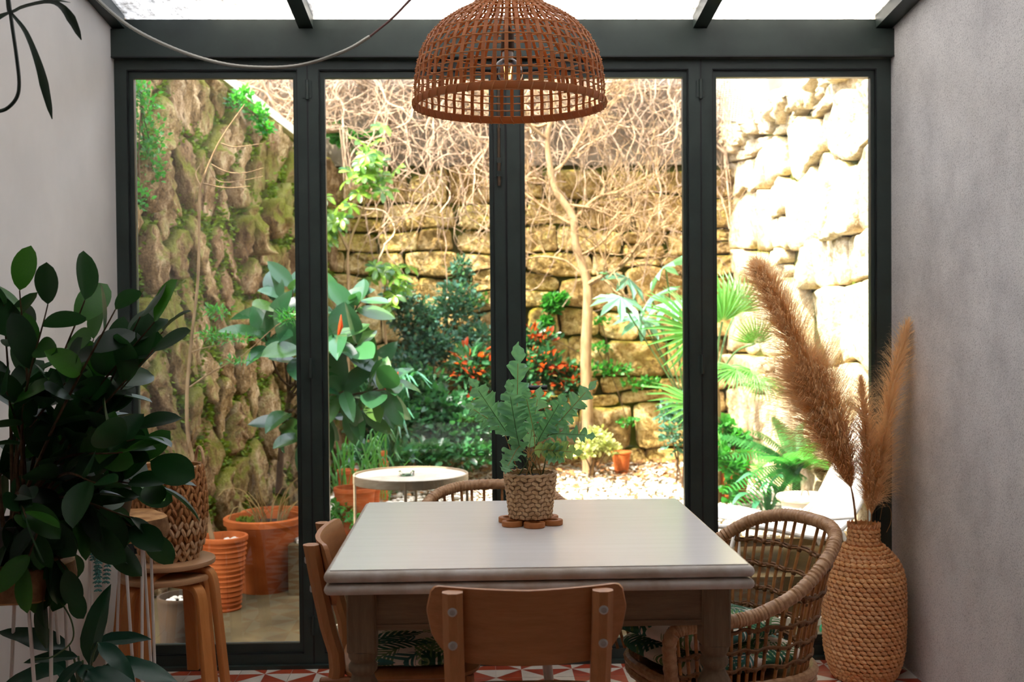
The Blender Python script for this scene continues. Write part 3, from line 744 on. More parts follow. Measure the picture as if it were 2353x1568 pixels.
def fern_frond(L, Wd, lobes, seed, ruffle=.35, droop=.25, k0=.42):
    Rr = random.Random(seed); mb = MB(); n = 84; cols = (-1, -.8, -.5, -.2, 0, .2, .5, .8, 1); ph = Rr.uniform(0, 6); nc = len(cols)
    for i in range(n+1):
        t = i/n; y = L*(k0+(1-k0)*t)
        env = max(0, math.sin(PI*min(1, (t*.90+.08)))**.75)*(1-.3*t)
        for c in cols:
            s = abs(math.sin(PI*lobes*t+(.5 if c > 0 else 0))); lob = .09+.91*s**.6+.10*math.sin(PI*lobes*5*t+ph+c)*s
            wdt = Wd*env*lob*c*(1+.18*math.sin(11*t+ph))
            z = -droop*L*t*t + abs(c)*Wd*.22*env + ruffle*Wd*abs(c)**1.6*(math.sin(PI*lobes*2*t+c*1.5+ph)+.6*math.sin(PI*lobes*5.3*t+2*c+ph))*env
            mb.v.append((wdt, y+abs(c)*Wd*env*.45*lob, z))
    for i in range(n):
        for j in range(nc-1): a = i*nc+j; mb.f.append((a, a+1, a+nc+1, a+nc)); mb.m.append(0)
    return mb
frm = [fern_frond(1., .19, 5+s % 2, s, .34, .06, 0.).mesh('frond', M['leaf_blue']) for s in range(5)]
R = random.Random(11); base = Vector((tc.x, tc.y, PZ+.112))
# start and tip of each blade in the photograph, with the depth it leans to
for k, (ax, ay, px, py, dy, ws) in enumerate([(1190, 1010, 1190, 792, .02, .75), (1168, 1000, 1082, 872, -.05, 1.), (1150, 985, 1072, 930, -.02, .8), (1196, 1035, 1166, 880, -.09, 1.05), (1216, 1030, 1240, 890, .06, 1.), (1236, 1015, 1296, 908, -.03, 1.), (1255, 1005, 1368, 876, .02, .75), (1262, 1000, 1366, 1000, -.06, .85), (1228, 1035, 1335, 1040, -.09, .9), (1240, 1000, 1325, 940, .05, 1.), (1196, 1025, 1160, 1082, -.10, 1.1), (1192, 1010, 1128, 940, .06, 1.), (1226, 990, 1206, 900, -.05, 1.), (1250, 1020, 1290, 1060, -.08, 1.)]):
    a_ = V(ax, ay, tc.y+dy*.4); tip = V(px, py, tc.y+dy); d = tip-a_; Ln = d.length
    nr = Vector((R.uniform(-.6, .6), -1.0, R.uniform(.0, .9)))
    place('frond', frm[k % 5], frame(a_, d, nr, Ln*1.03, max(.16, Ln)*ws*1.15, max(.16, Ln)), pp)
    b = base+Vector((R.uniform(-.035, .035), R.uniform(-.035, .035), 0))
    MB().tube(curve([b, b.lerp(a_, .55)+Vector((R.uniform(-.006, .006), 0, .004)), a_, a_+d*.8], 14), [lerp(.0017, .0008, i/14) for i in range(15)], 5).build('stalk', M['stem_green'] if k % 2 else M['stem_tan'], pp)

# ------------------------------------------------------------------ plywood chairs
def ply_chair(name, label, loc, rz):
    # local: sitter faces +y, origin on the floor under the seat centre
    t = thing(name, label, 'chair', loc, rz)
    # back panel: bulges backwards (-y) in the middle
    def bx(s): return .203*s
    W2 = .203; Z0, Z1 = .603, .768
    def outline(s):       # lower and upper z at lateral s in [-1,1]
        a = abs(s); top = Z1 - (.0 if a < .88 else (1-math.sqrt(max(0, 1-((a-.88)/.12)**2)))*.05) - .006*(1-a)
        low = Z0 + .012*a*a + (0 if a < .62 else (1-math.sqrt(max(0, 1-((a-.62)/.38)**2)))*.095)
        return low, top
    mb = MB(); nu, nv = 40, 8
    def surf(off):
        def fn(u, v):
            s = u*2-1; s = math.copysign(abs(s)**.8, s); lo, hi = outline(s); z = lerp(lo, hi, v)
            y = -.195+.040*s*s+(z-.69)*-.185
            n = Vector((-.25*s, -1, 0)).normalized(); return Vector((bx(s), y, z))+n*off
        return fn
    a = len(mb.v); mb.grid(surf(.006), nu, nv); b = len(mb.v); mb.grid(surf(-.006), nu, nv)
    k = nu+1; bd = [i for i in range(k)]+[j*k+nu for j in range(1, nv+1)]+[nv*k+i for i in range(nu-1, -1, -1)]+[j*k for j in range(nv-1, 0, -1)]
    for i in range(len(bd)): p, q = bd[i], bd[(i+1) % len(bd)]; mb.f.append([p, q, b+q, b+p]); mb.m.append(0)
    for i in range(nu*nv, 2*nu*nv): mb.f[i] = mb.f[i][::-1]
    back = mb.build('backrest', M['beech'], t, local=True)
    sw, sd = .20, .175
    mb = MB(); pts = []
    for k in range(40):
        q = 2*PI*k/40; c, s = math.cos(q), math.sin(q); pts.append((math.copysign(abs(c)**.5, c)*sw*(1+.04*s), math.copysign(abs(s)**.5, s)*sd+.025))
    n = 40; vs = []
    for rr, z in ((.97, .438), (1, .442), (1, .450), (.97, .454), (.5, .450)): vs += [(x*rr, y*rr, z) for x, y in pts]
    fs = [(i*n+j, i*n+(j+1) % n, (i+1)*n+(j+1) % n, (i+1)*n+j) for i in range(4) for j in range(n)]
    fs += [tuple(range(n))[::-1], tuple(4*n+j for j in range(n))]; mb.add(vs, fs); mb.build('seat', M['beech'], t, local=True)
    sec = [(math.cos(a)*(.017 if abs(math.cos(a)) > .01 else 0), math.sin(a)*.013) for a in [PI/8+k*PI/4 for k in range(8)]]
    for sx in (-1, 1):
        pts = [(sx*.150, -.206, .762), (sx*.150, -.204, .752), (sx*.149, -.188, .66), (sx*.147, -.168, .56), (sx*.146, -.148, .44), (sx*.15, -.215, .2), (sx*.156, -.24, 0)]
        pts = curve(pts, 20); fr_ = [((1, 0, 0), (0, 1, 0))]*len(pts)
        mb = MB(); mb.sweep(pts, fr_, [(a*1.3, b*1.6-.006) for a, b in sec]); leg = mb.build('leg', M['beech_v'], t, local=True)
        for z in (.725, .655):
            y = prof([(.44, -.148), (.56, -.168), (.66, -.188), (.77, -.207)], z)-.0252
            MB().lathe([(.0095, 0), (.0092, .002), (.006, .0042), (.002, .0038)], 14, (sx*.150, y, z), M=Matrix.Rotation(PI/2, 3, 'X')).build('screw', M['screw'], leg, local=True)
        pts = curve([(sx*.165, .165, .44), (sx*.17, .175, .2), (sx*.176, .19, 0)], 10)
        MB().sweep(pts, [((1, 0, 0), (0, 1, 0))]*len(pts), [(a*1.05, b*1.1) for a, b in sec]).build('leg', M['beech_v'], t, local=True)
        MB().rbox((sx*.157, -.015, .425), (.022, .36, .028), .004).build('seat_rail', M['beech'], t, local=True)
    MB().rbox((0, .165, .425), (.31, .022, .028), .004).build('seat_rail', M['beech'], t, local=True)
    return t
fc = V(1213, 1440, -2.03)
ply_chair('dining_chair', 'pale bentwood chair with plain plywood back pushed in at the front table edge', (fc.x, -1.825, 0), .0)
ply_chair('dining_chair', 'bentwood plywood chair with leaf-print seat cushion at the end of the table', (-.197, -1.37, 0), -PI/2+.04)
def cushion(name, label, loc, rz, sx, sy, th, group=None, sag=0.):
    mb = MB(); nu, nv = 28, 14
    def fn(u, v):
        a = 2*PI*u; ph = -PI/2+PI*v; c, s = math.cos(a), math.sin(a); e = .42
        r = math.copysign(abs(math.cos(ph))**.45, 1); x = math.copysign(abs(c)**e, c)*sx*r; y = math.copysign(abs(s)**e, s)*sy*r
        k = .004*noise.noise(Vector((x*14, y*14, loc[0]*7)))
        z = math.copysign(abs(math.sin(ph))**.8, math.sin(ph))*th/2*(1-.35*(max(abs(x)/sx, abs(y)/sy))**3)
        return Vector((x, y, z+th/2+k))
    mb.grid(fn, nu, nv, True)
    o = mb.build(name, M['cushion']); o.location = loc; o.rotation_euler = (0, 0, rz); return tag(o, label, 'cushion', group)
cushion('seat_cushion', 'palm-leaf print cushion on the plywood chair at the end of the table', (-.155, -1.37, .4515), .02, .165, .185, .055)

# ------------------------------------------------------------------ rattan tub chairs
RIM = [(0, .725), (.10, .722), (.22, .70), (.33, .65), (.44, .585), (.53, .548), (.62, .536), (.86, .532), (.925, .522), (.965, .47), (.985, .40), (1, .345)]
def tub_plan(t, k):       # t in [-1,1] round the back from one arm end to the other, sitter faces +y
    a = abs(t)
    if a > .5: return math.copysign(.285*k*(1-.05*(a-.5)), t), min(.43, a-.5)/.43*.315*k
    ang = t/.5*PI/2
    # superellipse
    e = .78; x = math.copysign(abs(math.sin(ang))**e, math.sin(ang))*.285*k; y = -math.copysign(abs(math.cos(ang))**e, math.cos(ang))*.262*k
    return x, y
def tub_point(t, f):      # f: 0 base ring .. 1 rim
    zt = prof(RIM, abs(t)); z0 = .345; z = lerp(z0, zt, f)
    k = .80+.22*(max(0, z-z0)/.38)**.8
    lean = -.045*max(0, (z-.5)/.26)*max(0, 1-abs(t)/.6)
    x, y = tub_plan(t, k); return Vector((x, y+lean, z))
KNOT = MB().ball((0, 0, 0), (.0085, .0085, .0098), 7, 5).mesh('binding_knot', M['rattan_dark'])
def rattan_chair(label, loc, rz):
    t = thing('rattan_chair', label, 'chair', loc, rz)
    pts = [tub_point(lerp(-1, 1, i/120), 1) for i in range(121)]
    for _ in range(6): pts = [pts[0]]+[(pts[i-1]+pts[i]*2+pts[i+1])/4 for i in range(1, 120)]+[pts[-1]]
    fine = []
    for i in range(120):
        for j in range(4): fine.append(pts[i].lerp(pts[i+1], j/4))
    fine.append(pts[-1])
    Rr = random.Random(7)
    MB().tube(fine, [.0185+.0012*math.sin(i*2.1)+Rr.uniform(-.0006, .0006) for i in range(len(fine))], 10).build('wrapped_rim', M['rattan_wrap'], t, local=True)
    ns = 50
    for i in range(ns):
        u = lerp(-.925, .925, i/(ns-1)); a, b, c = tub_point(u, 0), tub_point(u, .5), tub_point(u, .985)
        zt = prof(RIM, abs(u))
        MB().tube([a, tub_point(u, .25), b, tub_point(u, .75), c], .0047, 6).build('spindle', M['rattan'], t, local=True)
    for z in (.40, .45, .505, .57, .635):
        run = []
        for i in range(97):
            u = lerp(-.94, .94, i/96); zt = prof(RIM, abs(u))
            if zt-.03 < z:
                if len(run) > 4: pass
                run.append(None); continue
            run.append(tub_point(u, (z-.345)/(zt-.345))+Vector((0, 0, .004*math.sin(i*1.2))))
        seg = []
        def flush(seg):
            if len(seg) < 4: return
            mb = MB(); mb.tube(seg, .0042, 5)
            mb.tube([p+Vector((p.x, p.y, 0)).normalized()*.007+Vector((0, 0, .005)) for p in seg], .0036, 5)
            mb.build('woven_band', M['rattan_dark'], t, local=True)
        for p in run:
            if p is None: flush(seg); seg = []
            else: seg.append(p)
        flush(seg)
        for i in range(ns):
            u = lerp(-.925, .925, i/(ns-1)); zt = prof(RIM, abs(u))
            if zt-.035 > z:
                ko = bpy.data.objects.new('binding_knot', KNOT); COL.objects.link(ko); ko.parent = t; ko.location = tub_point(u, (z-.345)/(zt-.345))
    for z, k in ((.352, 1.0), (.325, .985)):
        ring = []
        for i in range(72):
            q = 2*PI*i/72; x = math.copysign(abs(math.sin(q))**.78, math.sin(q))*.236*k; y = -math.copysign(abs(math.cos(q))**.78, math.cos(q))*.236*k; ring.append((x, y, z))
        MB().tube(ring, [.0145+.001*math.sin(i*3) for i in range(72)], 8, closed=True).build('base_ring', M['rattan_wrap'], t, local=True)
    n = 36; vs = [(math.sin(2*PI*i/n)*.22, math.cos(2*PI*i/n)*.22, z) for z in (.335, .352) for i in range(n)]
    MB().add(vs, [(i, (i+1) % n, n+(i+1) % n, n+i) for i in range(n)]+[tuple(range(n))[::-1], tuple(n+i for i in range(n))]).build('seat', M['rattan_dark'], t, local=True)
    for sx in (-1, 1):
        for sy in (-1, 1):
            MB().tube([(sx*.15, sy*.15, .33), (sx*.185, sy*.19, 0)], [.013, .010], 10).build('leg', M['white_metal'], t, local=True)
    return t
rc = (.665, -1.165, 0)
rattan_chair('rattan tub armchair with stacked leaf-print cushions beside the woven floor vase', rc, PI/2+.30)
rattan_chair('rattan tub armchair with its back to the glass doors behind the table', (.055, -.60, 0), PI)
cushion('seat_cushion', 'lower palm-leaf print cushion in the rattan armchair by the vase', (.645, -1.165, .3535), .42, .205, .205, .075)
cushion('seat_cushion', 'upper palm-leaf print cushion stacked in the rattan armchair by the vase', (.60, -1.185, .4285), .62, .19, .19, .075)
cushion('seat_cushion', 'palm-leaf print cushion in the rattan armchair that backs onto the doors', (.055, -.62, .3535), .1, .19, .19, .06)

# ------------------------------------------------------------------ pendant lamp
lc = V(1171, 240, -1.29)
lp = thing('pendant_lamp', 'dome-shaped open-weave cane pendant lamp hanging above the white table', 'lamp', lc)
LPR = [(.2475, 0), (.2485, .03), (.2470, .065), (.2420, .10), (.2310, .138), (.2120, .172), (.1850, .202), (.152, .226), (.119, .243), (.095, .256), (.084, .270), (.081, .292), (.083, .318), (.090, .342)]
def lamp_at(s):     # s in 0..1 along the profile
    q = s*(len(LPR)-1); i = min(int(q), len(LPR)-2); u = q-i
    return lerp(LPR[i][0], LPR[i+1][0], u), lerp(LPR[i][1], LPR[i+1][1], u)
ns = 54; sm = MB(); N = 40; wv = .0048
vs = []; fs = []
for i in range(N+1):
    r, z = lamp_at(i/N); r2, z2 = lamp_at(min(1, i/N+.01)); r1, z1 = lamp_at(max(0, i/N-.01)); tn = Vector((r2-r1, 0, z2-z1)).normalized(); no = Vector((tn.z, 0, -tn.x))
    ww = wv*(.55+.45*r/.25); o = .0012*math.sin(i*1.7)
    for a, b in ((-ww, .0009), (ww, .0009), (ww, -.0009), (-ww, -.0009)): vs.append(Vector((r, a, z))+no*(b+o))
for i in range(N):
    for j in range(4): fs.append((i*4+j, i*4+(j+1) % 4, i*4+4+(j+1) % 4, i*4+4+j))
slat_me = MB().add(vs, fs).mesh('slat', M['lamp'])
for k in range(ns):
    o = bpy.data.objects.new('slat', slat_me); COL.objects.link(o); o.parent = lp; o.rotation_euler = (0, 0, 2*PI*k/ns)
for k in range(22):
    r, z = lamp_at((k+.6)/22.6); mb = MB(); m = ns*2
    mb.tube([(math.cos(2*PI*i/m)*(r+.0022*math.cos(PI*i+k*PI)), math.sin(2*PI*i/m)*(r+.0022*math.cos(PI*i+k*PI)), z) for i in range(m)], .0019, 5, closed=True)
    mb.build('hoop', M['lamp_hoop'], lp, local=True)
MB().lathe([(.2455, -.0085), (.2520, -.0085), (.2535, .0), (.2520, .0085), (.2455, .0085), (.2445, 0), (.2455, -.0085)], 72, cap0=False, cap1=False).build('rim_band', M['lamp'], lp, local=True)
mb = MB()
for k in range(50):
    a = 2*PI*k/50; Rz = Matrix.Rotation(a, 3, 'Z')
    mb.tube([Rz @ Vector(p) for p in ((.2455, -.005, -.0092), (.2525, -.003, -.0092), (.2548, 0, 0), (.2525, .003, .0092), (.2455, .005, .0092), (.2436, .002, 0))], .0016, 4, closed=True)
mb.build('rim_lacing', M['lamp_hoop'], lp, local=True)
bc = V(1167, 168, lc.y)-lc
MB().ball(bc, .0395, 20, 12).build('bulb', M['bulb'], lp, local=True)
fl = MB()
for k in range(6):
    a = k*PI/3; fl.tube([bc+Vector((math.cos(a)*.006, math.sin(a)*.006, -.016)), bc+Vector((math.cos(a+.5)*.011, math.sin(a+.5)*.011, .016))], .0007, 4)
fl.build('filament', M['filament'], lp, local=True)
MB().lathe([(.014, .036), (.0145, .05), (.013, .062)], 16, bc).build('bulb_cap', M['screw'], lp, local=True)
MB().lathe([(.0165, .055), (.018, .06), (.018, .1), (.012, .112), (.005, .125)], 16, bc).build('socket', M['brass'], lp, local=True)
MB().tube([bc+Vector((0, 0, .12)), Vector((bc.x*.5, 0, .345)), Vector((0, 0, roof_z(lc.y)-lc.z))], .003, 6).build('cord', M['cord'], lp, local=True)
MB().lathe([(.09, .336), (.093, .342), (.09, .348)], 40).build('collar', M['lamp'], lp, local=True)

# ------------------------------------------------------------------ cable looping under the roof
cb = thing('roof_cable', 'thin grey corrugated cable sagging below the dark header beam', 'cable', V(650, 154, -.35))
pts = curve([V(px, py, -.35) for px, py in ((190, -42), (225, 0), (300, 62), (400, 112), (500, 144), (590, 155), (690, 150), (790, 118), (850, 84))], 140)
MB().tube(pts, [.0058+.0007*(i % 2) for i in range(141)], 8).build('conduit', M['conduit'], cb)
MB().tube(curve([V(px, py, -.35) for px, py in ((850, 84), (900, 43), (942, 0), (985, -45))], 16), .004, 8).build('flex', M['cord'], cb)

# ------------------------------------------------------------------ woven floor vase with pampas grass
vc = Vector((1.388, -.232, 0))
vs_ = thing('floor_vase', 'tall woven rope floor vase in the corner by the grey wall', 'vase', vc)
VP = [(0, .098), (.02, .112), (.06, .127), (.11, .137), (.20, .1415), (.30, .1420), (.36, .139), (.40, .130), (.43, .114), (.455, .092), (.475, .070), (.485, .056), (.50, .0515), (.53, .051), (.557, .0535)]
MB().lathe([(r-.006, z) for z, r in VP], 40, cap1=False).lathe([(r-.010, z) for z, r in VP[-4:]], 40, cap0=False, cap1=False).build('inner_body', M['rope'], vs_, local=True)
z = .008; j = 0
while z < .545:
    r = prof(VP, z); n = 36 if z < .40 else max(14, int(36*r/.142)+4); hs = .0158 if z < .47 else .0145
    sl_ = max(.25, min(1, abs((prof(VP, z+.012)-prof(VP, z-.012))/.024)))
    mb = weave_row(r, z, n, 0, (j*.5) % 1, -.38, (.0085, r*2*PI/n*.66, .0085), .0)
    mb.build('rope_row', M['rope'], vs_, local=True); z += hs if r > .12 or z > .47 else .0125; j += 1
mb = MB()
for k in range(20):
    a = 2*PI*k/20; b = 2*PI*(k+.5)/20; c = 2*PI*(k+1)/20
    mb.tube([(math.cos(a)*.055, math.sin(a)*.055, .545), (math.cos(b)*.0565, math.sin(b)*.0565, .559), (math.cos(c)*.055, math.sin(c)*.055, .545)], .0035, 5)
mb.build('rim_plait', M['rope'], vs_, local=True)
def pampas(label, path, widths, seed, n=5200, tipbend=.3):
    """path: list of world points, first at the vase; last the tip; plume covers from index 2"""
    Rr = random.Random(seed); pts = curve(path, 60); st = 60*1.0*widths[0][0]
    o = thing('pampas_stem', label, 'dried grass', path[0], group=None)
    MB().tube(pts, [lerp(.0026, .0007, i/60) for i in range(61)], 6).build('stalk', M['stem_tan'], o)
    mb = MB(); s0 = widths[0][0]
    for k in range(n):
        s = lerp(s0, 1., Rr.random()**.9); i = min(59, int(s*60)); p = pts[i].lerp(pts[i+1], s*60-i) if s < 1 else pts[-1]
        t = (pts[min(60, i+2)]-pts[max(0, i-1)]).normalized()
        a = Rr.uniform(0, 2*PI); e1 = t.orthogonal().normalized(); e2 = t.cross(e1); rad = e1*math.cos(a)+e2*math.sin(a)
        wd = prof(widths, s)*Rr.uniform(.3, 1.25)
        L = wd*Rr.uniform(1.0, 1.6)+.01; up = t*L*Rr.uniform(.75, 1.25)
        q0 = p-t*.01; q1 = p+rad*wd*.55+up*.45+rv(Rr, .003); q2 = p+rad*wd*1.15+up*.80+rv(Rr, .006)-Vector((0, 0, L*.12)); q3 = q2+rad*wd*.25+t*L*.12-Vector((0, 0, L*.16))+rv(Rr, .004)
        for q_ in (q1, q2, q3): q_.x = min(q_.x, XR-.004-.002*Rr.random())
        sd = t.cross(rad)*.0007
        o_ = len(mb.v)
        for q, wq in ((q0, 1.3), (q1, 1.1), (q2, .8), (q3, .25)): mb.v += [tuple(q-sd*wq), tuple(q+sd*wq)]
        for m in range(3): mb.f.append((o_+2*m, o_+2*m+1, o_+2*m+3, o_+2*m+2)); mb.m.append(0)
    tag(mb.build('plume', M['plume'], o), kind='stuff'); return o
def vpath(lst, mouth=(0, 0)):
    b = vc+Vector((mouth[0]*.4, mouth[1]*.4, .12)); m = vc+Vector((mouth[0], mouth[1], .56))
    return [b, m]+[V(px, py, vc.y+dy) for px, py, dy in lst]
pampas('tallest pampas plume leaning left out of the woven vase', vpath([(1938, 1050, -.03), (1880, 900, -.06), (1815, 760, -.1), (1770, 670, -.12), (1736, 607, -.13)], (-.03, 0)),
       [(.36, 0.041), (.45, 0.081), (.58, 0.097), (.7, 0.084), (.82, 0.062), (.93, 0.041), (1, 0.011)], 1, 7500)
pampas('broad fluffy pampas plume below the tallest one in the woven vase', vpath([(1950, 1100, .02), (1912, 1000, .0), (1872, 905, .0), (1842, 835, .0)], (-.02, .02)),
       [(.36, 0.061), (.5, 0.140), (.7, 0.150), (.88, 0.100), (1, 0.016)], 2, 9500)
pampas('short thin pampas plume standing upright in the woven vase', vpath([(1993, 1090, -.04), (1990, 990, -.05), (1978, 868, -.06)], (.005, -.03)),
       [(.30, 0.041), (.45, 0.070), (.7, 0.068), (.9, 0.035), (1, 0.008)], 3, 2294)
pampas('pampas plume curving up against the grey wall from the woven vase', vpath([(2018, 1090, .02), (2036, 980, .02), (2056, 870, .03), (2086, 740, .03)], (.03, .01)),
       [(.33, 0.030), (.45, 0.051), (.6, 0.062), (.8, 0.059), (.93, 0.041), (1, 0.011)], 4, 2906)
pampas('low drooping pampas plume at the wall side of the woven vase', vpath([(2005, 1150, -.03), (2018, 1080, -.03), (2030, 990, -.02)], (.02, -.02)),
       [(.30, 0.038), (.45, 0.068), (.7, 0.074), (.9, 0.046), (1, 0.008)], 5, 2294)
mb = MB(); mb.tube(curve([V(2022, 1195, -.26), V(2030, 1160, -.27), V(2046, 1170, -.27), V(2047, 1200, -.27), V(2037, 1224, -.27)], 14), .0009, 5)
mb.build('stalk', M['stem_tan'], bpy.data.objects['floor_vase'])

# ------------------------------------------------------------------ stacked stools and basket
def stool(label, loc, rz):
    t = thing('stool', label, 'stool', loc, rz, None)
    H = .445
    MB().lathe([(.148, H-.021), (.157, H-.018), (.159, H-.010), (.157, H-.003), (.150, H)], 48).build('seat', M['stool_top'], t, local=True)
    mb = MB()
    for k in range(4):
        a = PI/4+k*PI/2; dr = Vector((math.cos(a), math.sin(a), 0)); sd = Vector((-math.sin(a), math.cos(a), 0))
        path = [dr*.03+Vector((0, 0, H-.034)), dr*.09+Vector((0, 0, H-.034)), dr*.128+Vector((0, 0, H-.036)), dr*.152+Vector((0, 0, H-.050)), dr*.164+Vector((0, 0, H-.085)), dr*.172+Vector((0, 0, H-.16)), dr*.187+Vector((0, 0, H-.3)), dr*.202]
        pts = curve(path, 30); fr_ = []
        for i, p in enumerate(pts):
            tn = (pts[min(30, i+1)]-pts[max(0, i-1)]).normalized(); no = sd.cross(tn).normalized(); fr_.append((sd, no))
        mm = MB().sweep(pts, fr_, [(-.021, -.008), (-.019, -.0105), (.019, -.0105), (.021, -.008), (.021, .008), (.019, .0105), (-.019, .0105), (-.021, .008)])
        mm.build('leg', M['stool'], t, local=True)
    return t
sx_, sy_ = -1.066, -.352
stool('lower bentwood stool of the stack of two under the wicker basket', (sx_, sy_, 0), .20)
stool('upper bentwood stool of the stack of two carrying the wicker basket', (sx_+.004, sy_, .0485), .20+.42)
SZ = .0485+.445
bk = thing('wicker_basket', 'braided water-hyacinth basket with pale zigzag bands standing on the stools', 'basket', (sx_+.012, sy_, SZ))
BP = [(0, .082), (.02, .096), (.06, .112), (.11, .121), (.17, .124), (.23, .121), (.28, .115), (.315, .109)]
MB().lathe([(r-.006, z+.001) for z, r in BP], 40, cap1=False).lathe([(r-.010, z+.004) for z, r in BP][::-1], 40, cap0=False).build('lining', M['hyacinth'], bk, local=True)
for j in range(14):
    z = .013+j*.0226; r = prof(BP, z)
    m = M['hyacinth_pale'] if j in (0, 1, 2, 4, 5) else M['hyacinth']
    weave_row(r, z, 40, 0, .5*(j % 2), (.42, -.42), (.0068, .0072, .0185), .0005, (6, 5)).build('braid_row', m, bk, local=True)
MB().tube([(math.cos(a)*.1085, math.sin(a)*.1085, .316+.001*math.sin(a*40)) for a in [2*PI*k/80 for k in range(80)]], .0052, 6, closed=True).build('rim', M['hyacinth_pale'], bk, local=True)
for a0 in (.55, .55+PI):
    c = Vector((math.cos(a0), math.sin(a0), 0)); sd = Vector((-c.y, c.x, 0)); pts = []
    for k in range(25):
        q = PI*k/24; pts.append(c*.107+sd*math.cos(q)*.043+Vector((0, 0, .312+math.sin(q)*.062)))
    MB().tube(pts, [.0052+.0008*(k % 2) for k in range(25)], 7).build('handle', M['hyacinth_pale'], bk, local=True)

# ------------------------------------------------------------------ live-edge plant stands
def live_slab(r, h, seed, mb=None):
    n = 40; mb = MB(); rad = [r*(1+.16*noise.noise(Vector((math.cos(2*PI*k/n)*1.4, math.sin(2*PI*k/n)*1.4, seed)))+.05*noise.noise(Vector((math.cos(2*PI*k/n)*6, math.sin(2*PI*k/n)*6, seed)))) for k in range(n)]
    rings = [(.0, 0), (.93, 0), (.99, .006), (1.02, h*.5), (.98, h-.005), (.93, h), (.0, h)]
    vs = []
    for s, z in rings[1:-1]: vs += [(math.cos(2*PI*k/n)*rad[k]*s, math.sin(2*PI*k/n)*rad[k]*s, z) for k in range(n)]
    for i in range(4):
        for k in range(n): mb.f.append((i*n+k, i*n+(k+1) % n, (i+1)*n+(k+1) % n, (i+1)*n+k)); mb.m.append(1 if i in (1, 2) else 0)
    mb.f += [tuple(range(n))[::-1], tuple(4*n+k for k in range(n))]; mb.m += [0, 0]; mb.v = vs; return mb
def plant_stand(label, c, r, h, zt, seed, feet):
    t = thing('plant_stand', label, 'plant stand', (c[0], c[1], 0))
    s = live_slab(r, h, seed); s.v = [(x, y, z+zt-h) for x, y, z in s.v]; s.build('slab', [M['live_edge'], M['bark_edge']], t, local=True)
    for (x, y) in feet:
        q = Vector((-y, x, 0)).normalized()*.030
        top = Vector((x*.80, y*.80, zt-h)); ft = Vector((x, y, .006))
        MB().tube([top+q, ft+q*.22, ft-Vector((0, 0, .001)), ft-q*.22, top-q], .0048, 7).build('hairpin_leg', M['white_metal'], t, local=True)
    return t
s1 = (-1.165, -1.36); s2 = (-1.118, -.70)
plant_stand('live-edge log-slice stand on white rod legs under the big leafy plant', s1, .135, .085, .70, 1.3, [(.09, -.08), (-.09, -.09), (-.09, .09), (.09, .09)])
plant_stand('taller live-edge log-slice stand on white rod legs in front of the wicker basket', s2, .138, .07, .70, 4.1, [(.075, -.07), (-.09, -.05), (-.06, .09), (.085, .07)])

# ------------------------------------------------------------------ big leafy plant on the near stand
def leaf_mesh(name, mat, W=.5, fold=.08, curl=.15, n=8, shape=None, wave=0., ex=.75, pt=.7):
    """unit-length leaf along +y, normal +z"""
    mb = MB(); cols = (-1, -.5, 0, .5, 1)
    for i in range(n+1):
        t = i/n; wd = W/2*(shape(t) if shape else math.sin(PI*t**pt)**ex if 0 < t < 1 else 0.)
        for c in cols:
            mb.v.append((c*wd, t, -curl*t*t+abs(c)*fold*wd*2+wave*math.sin(t*14+c*2)*abs(c)*wd))
    for i in range(n):
        for j in range(4): a = i*5+j; mb.f.append((a, a+1, a+6, a+5)); mb.m.append(0)
    return mb.mesh(name, mat)
LFD = [leaf_mesh('leaf', M['leaf_dark'], .56, .10, .12, 9, pt=1.1, ex=.58), leaf_mesh('leaf', M['leaf_dark'], .50, .16, .25, 9, pt=1.05, ex=.6), leaf_mesh('leaf', M['leaf_dark'], .60, .06, .05, 9, pt=1.15, ex=.56)]
pz = .70
bp = thing('leafy_pot_plant', 'large dark glossy-leaved bushy plant spilling over the near log-slice stand', 'potted plant', (s1[0]-.01, s1[1], pz))
MB().lathe([(.075, 0), (.095, .09), (.1, .1), (.092, .1), (.088, .088)], 32).build('pot', M['dark_pot'], bp, local=True)
R = random.Random(21); b0 = Vector((s1[0]-.01, s1[1], pz+.085))
tips = [(45, 668), (8, 700), (110, 700), (195, 690), (265, 712), (322, 728), (355, 740), (375, 762), (352, 805), (310, 860), (310, 985), (345, 1060), (330, 1115), (365, 1120), (330, 1225), (300, 1190), (252, 1245), (165, 1355), (105, 1372), (28, 1105), (150, 880), (250, 830), (60, 790), (200, 985), (282, 1040), (95, 1000), (15, 900), (300, 1120), (150, 1140), (60, 1190), (220, 1110), (20, 1280), (215, 780), (120, 1270), (310, 1010), (20, 1240), (60, 1300), (100, 1225), (150, 1310), (80, 1150), (185, 1195), (240, 1180), (130, 1045), (250, 950)]
nleaf = 0
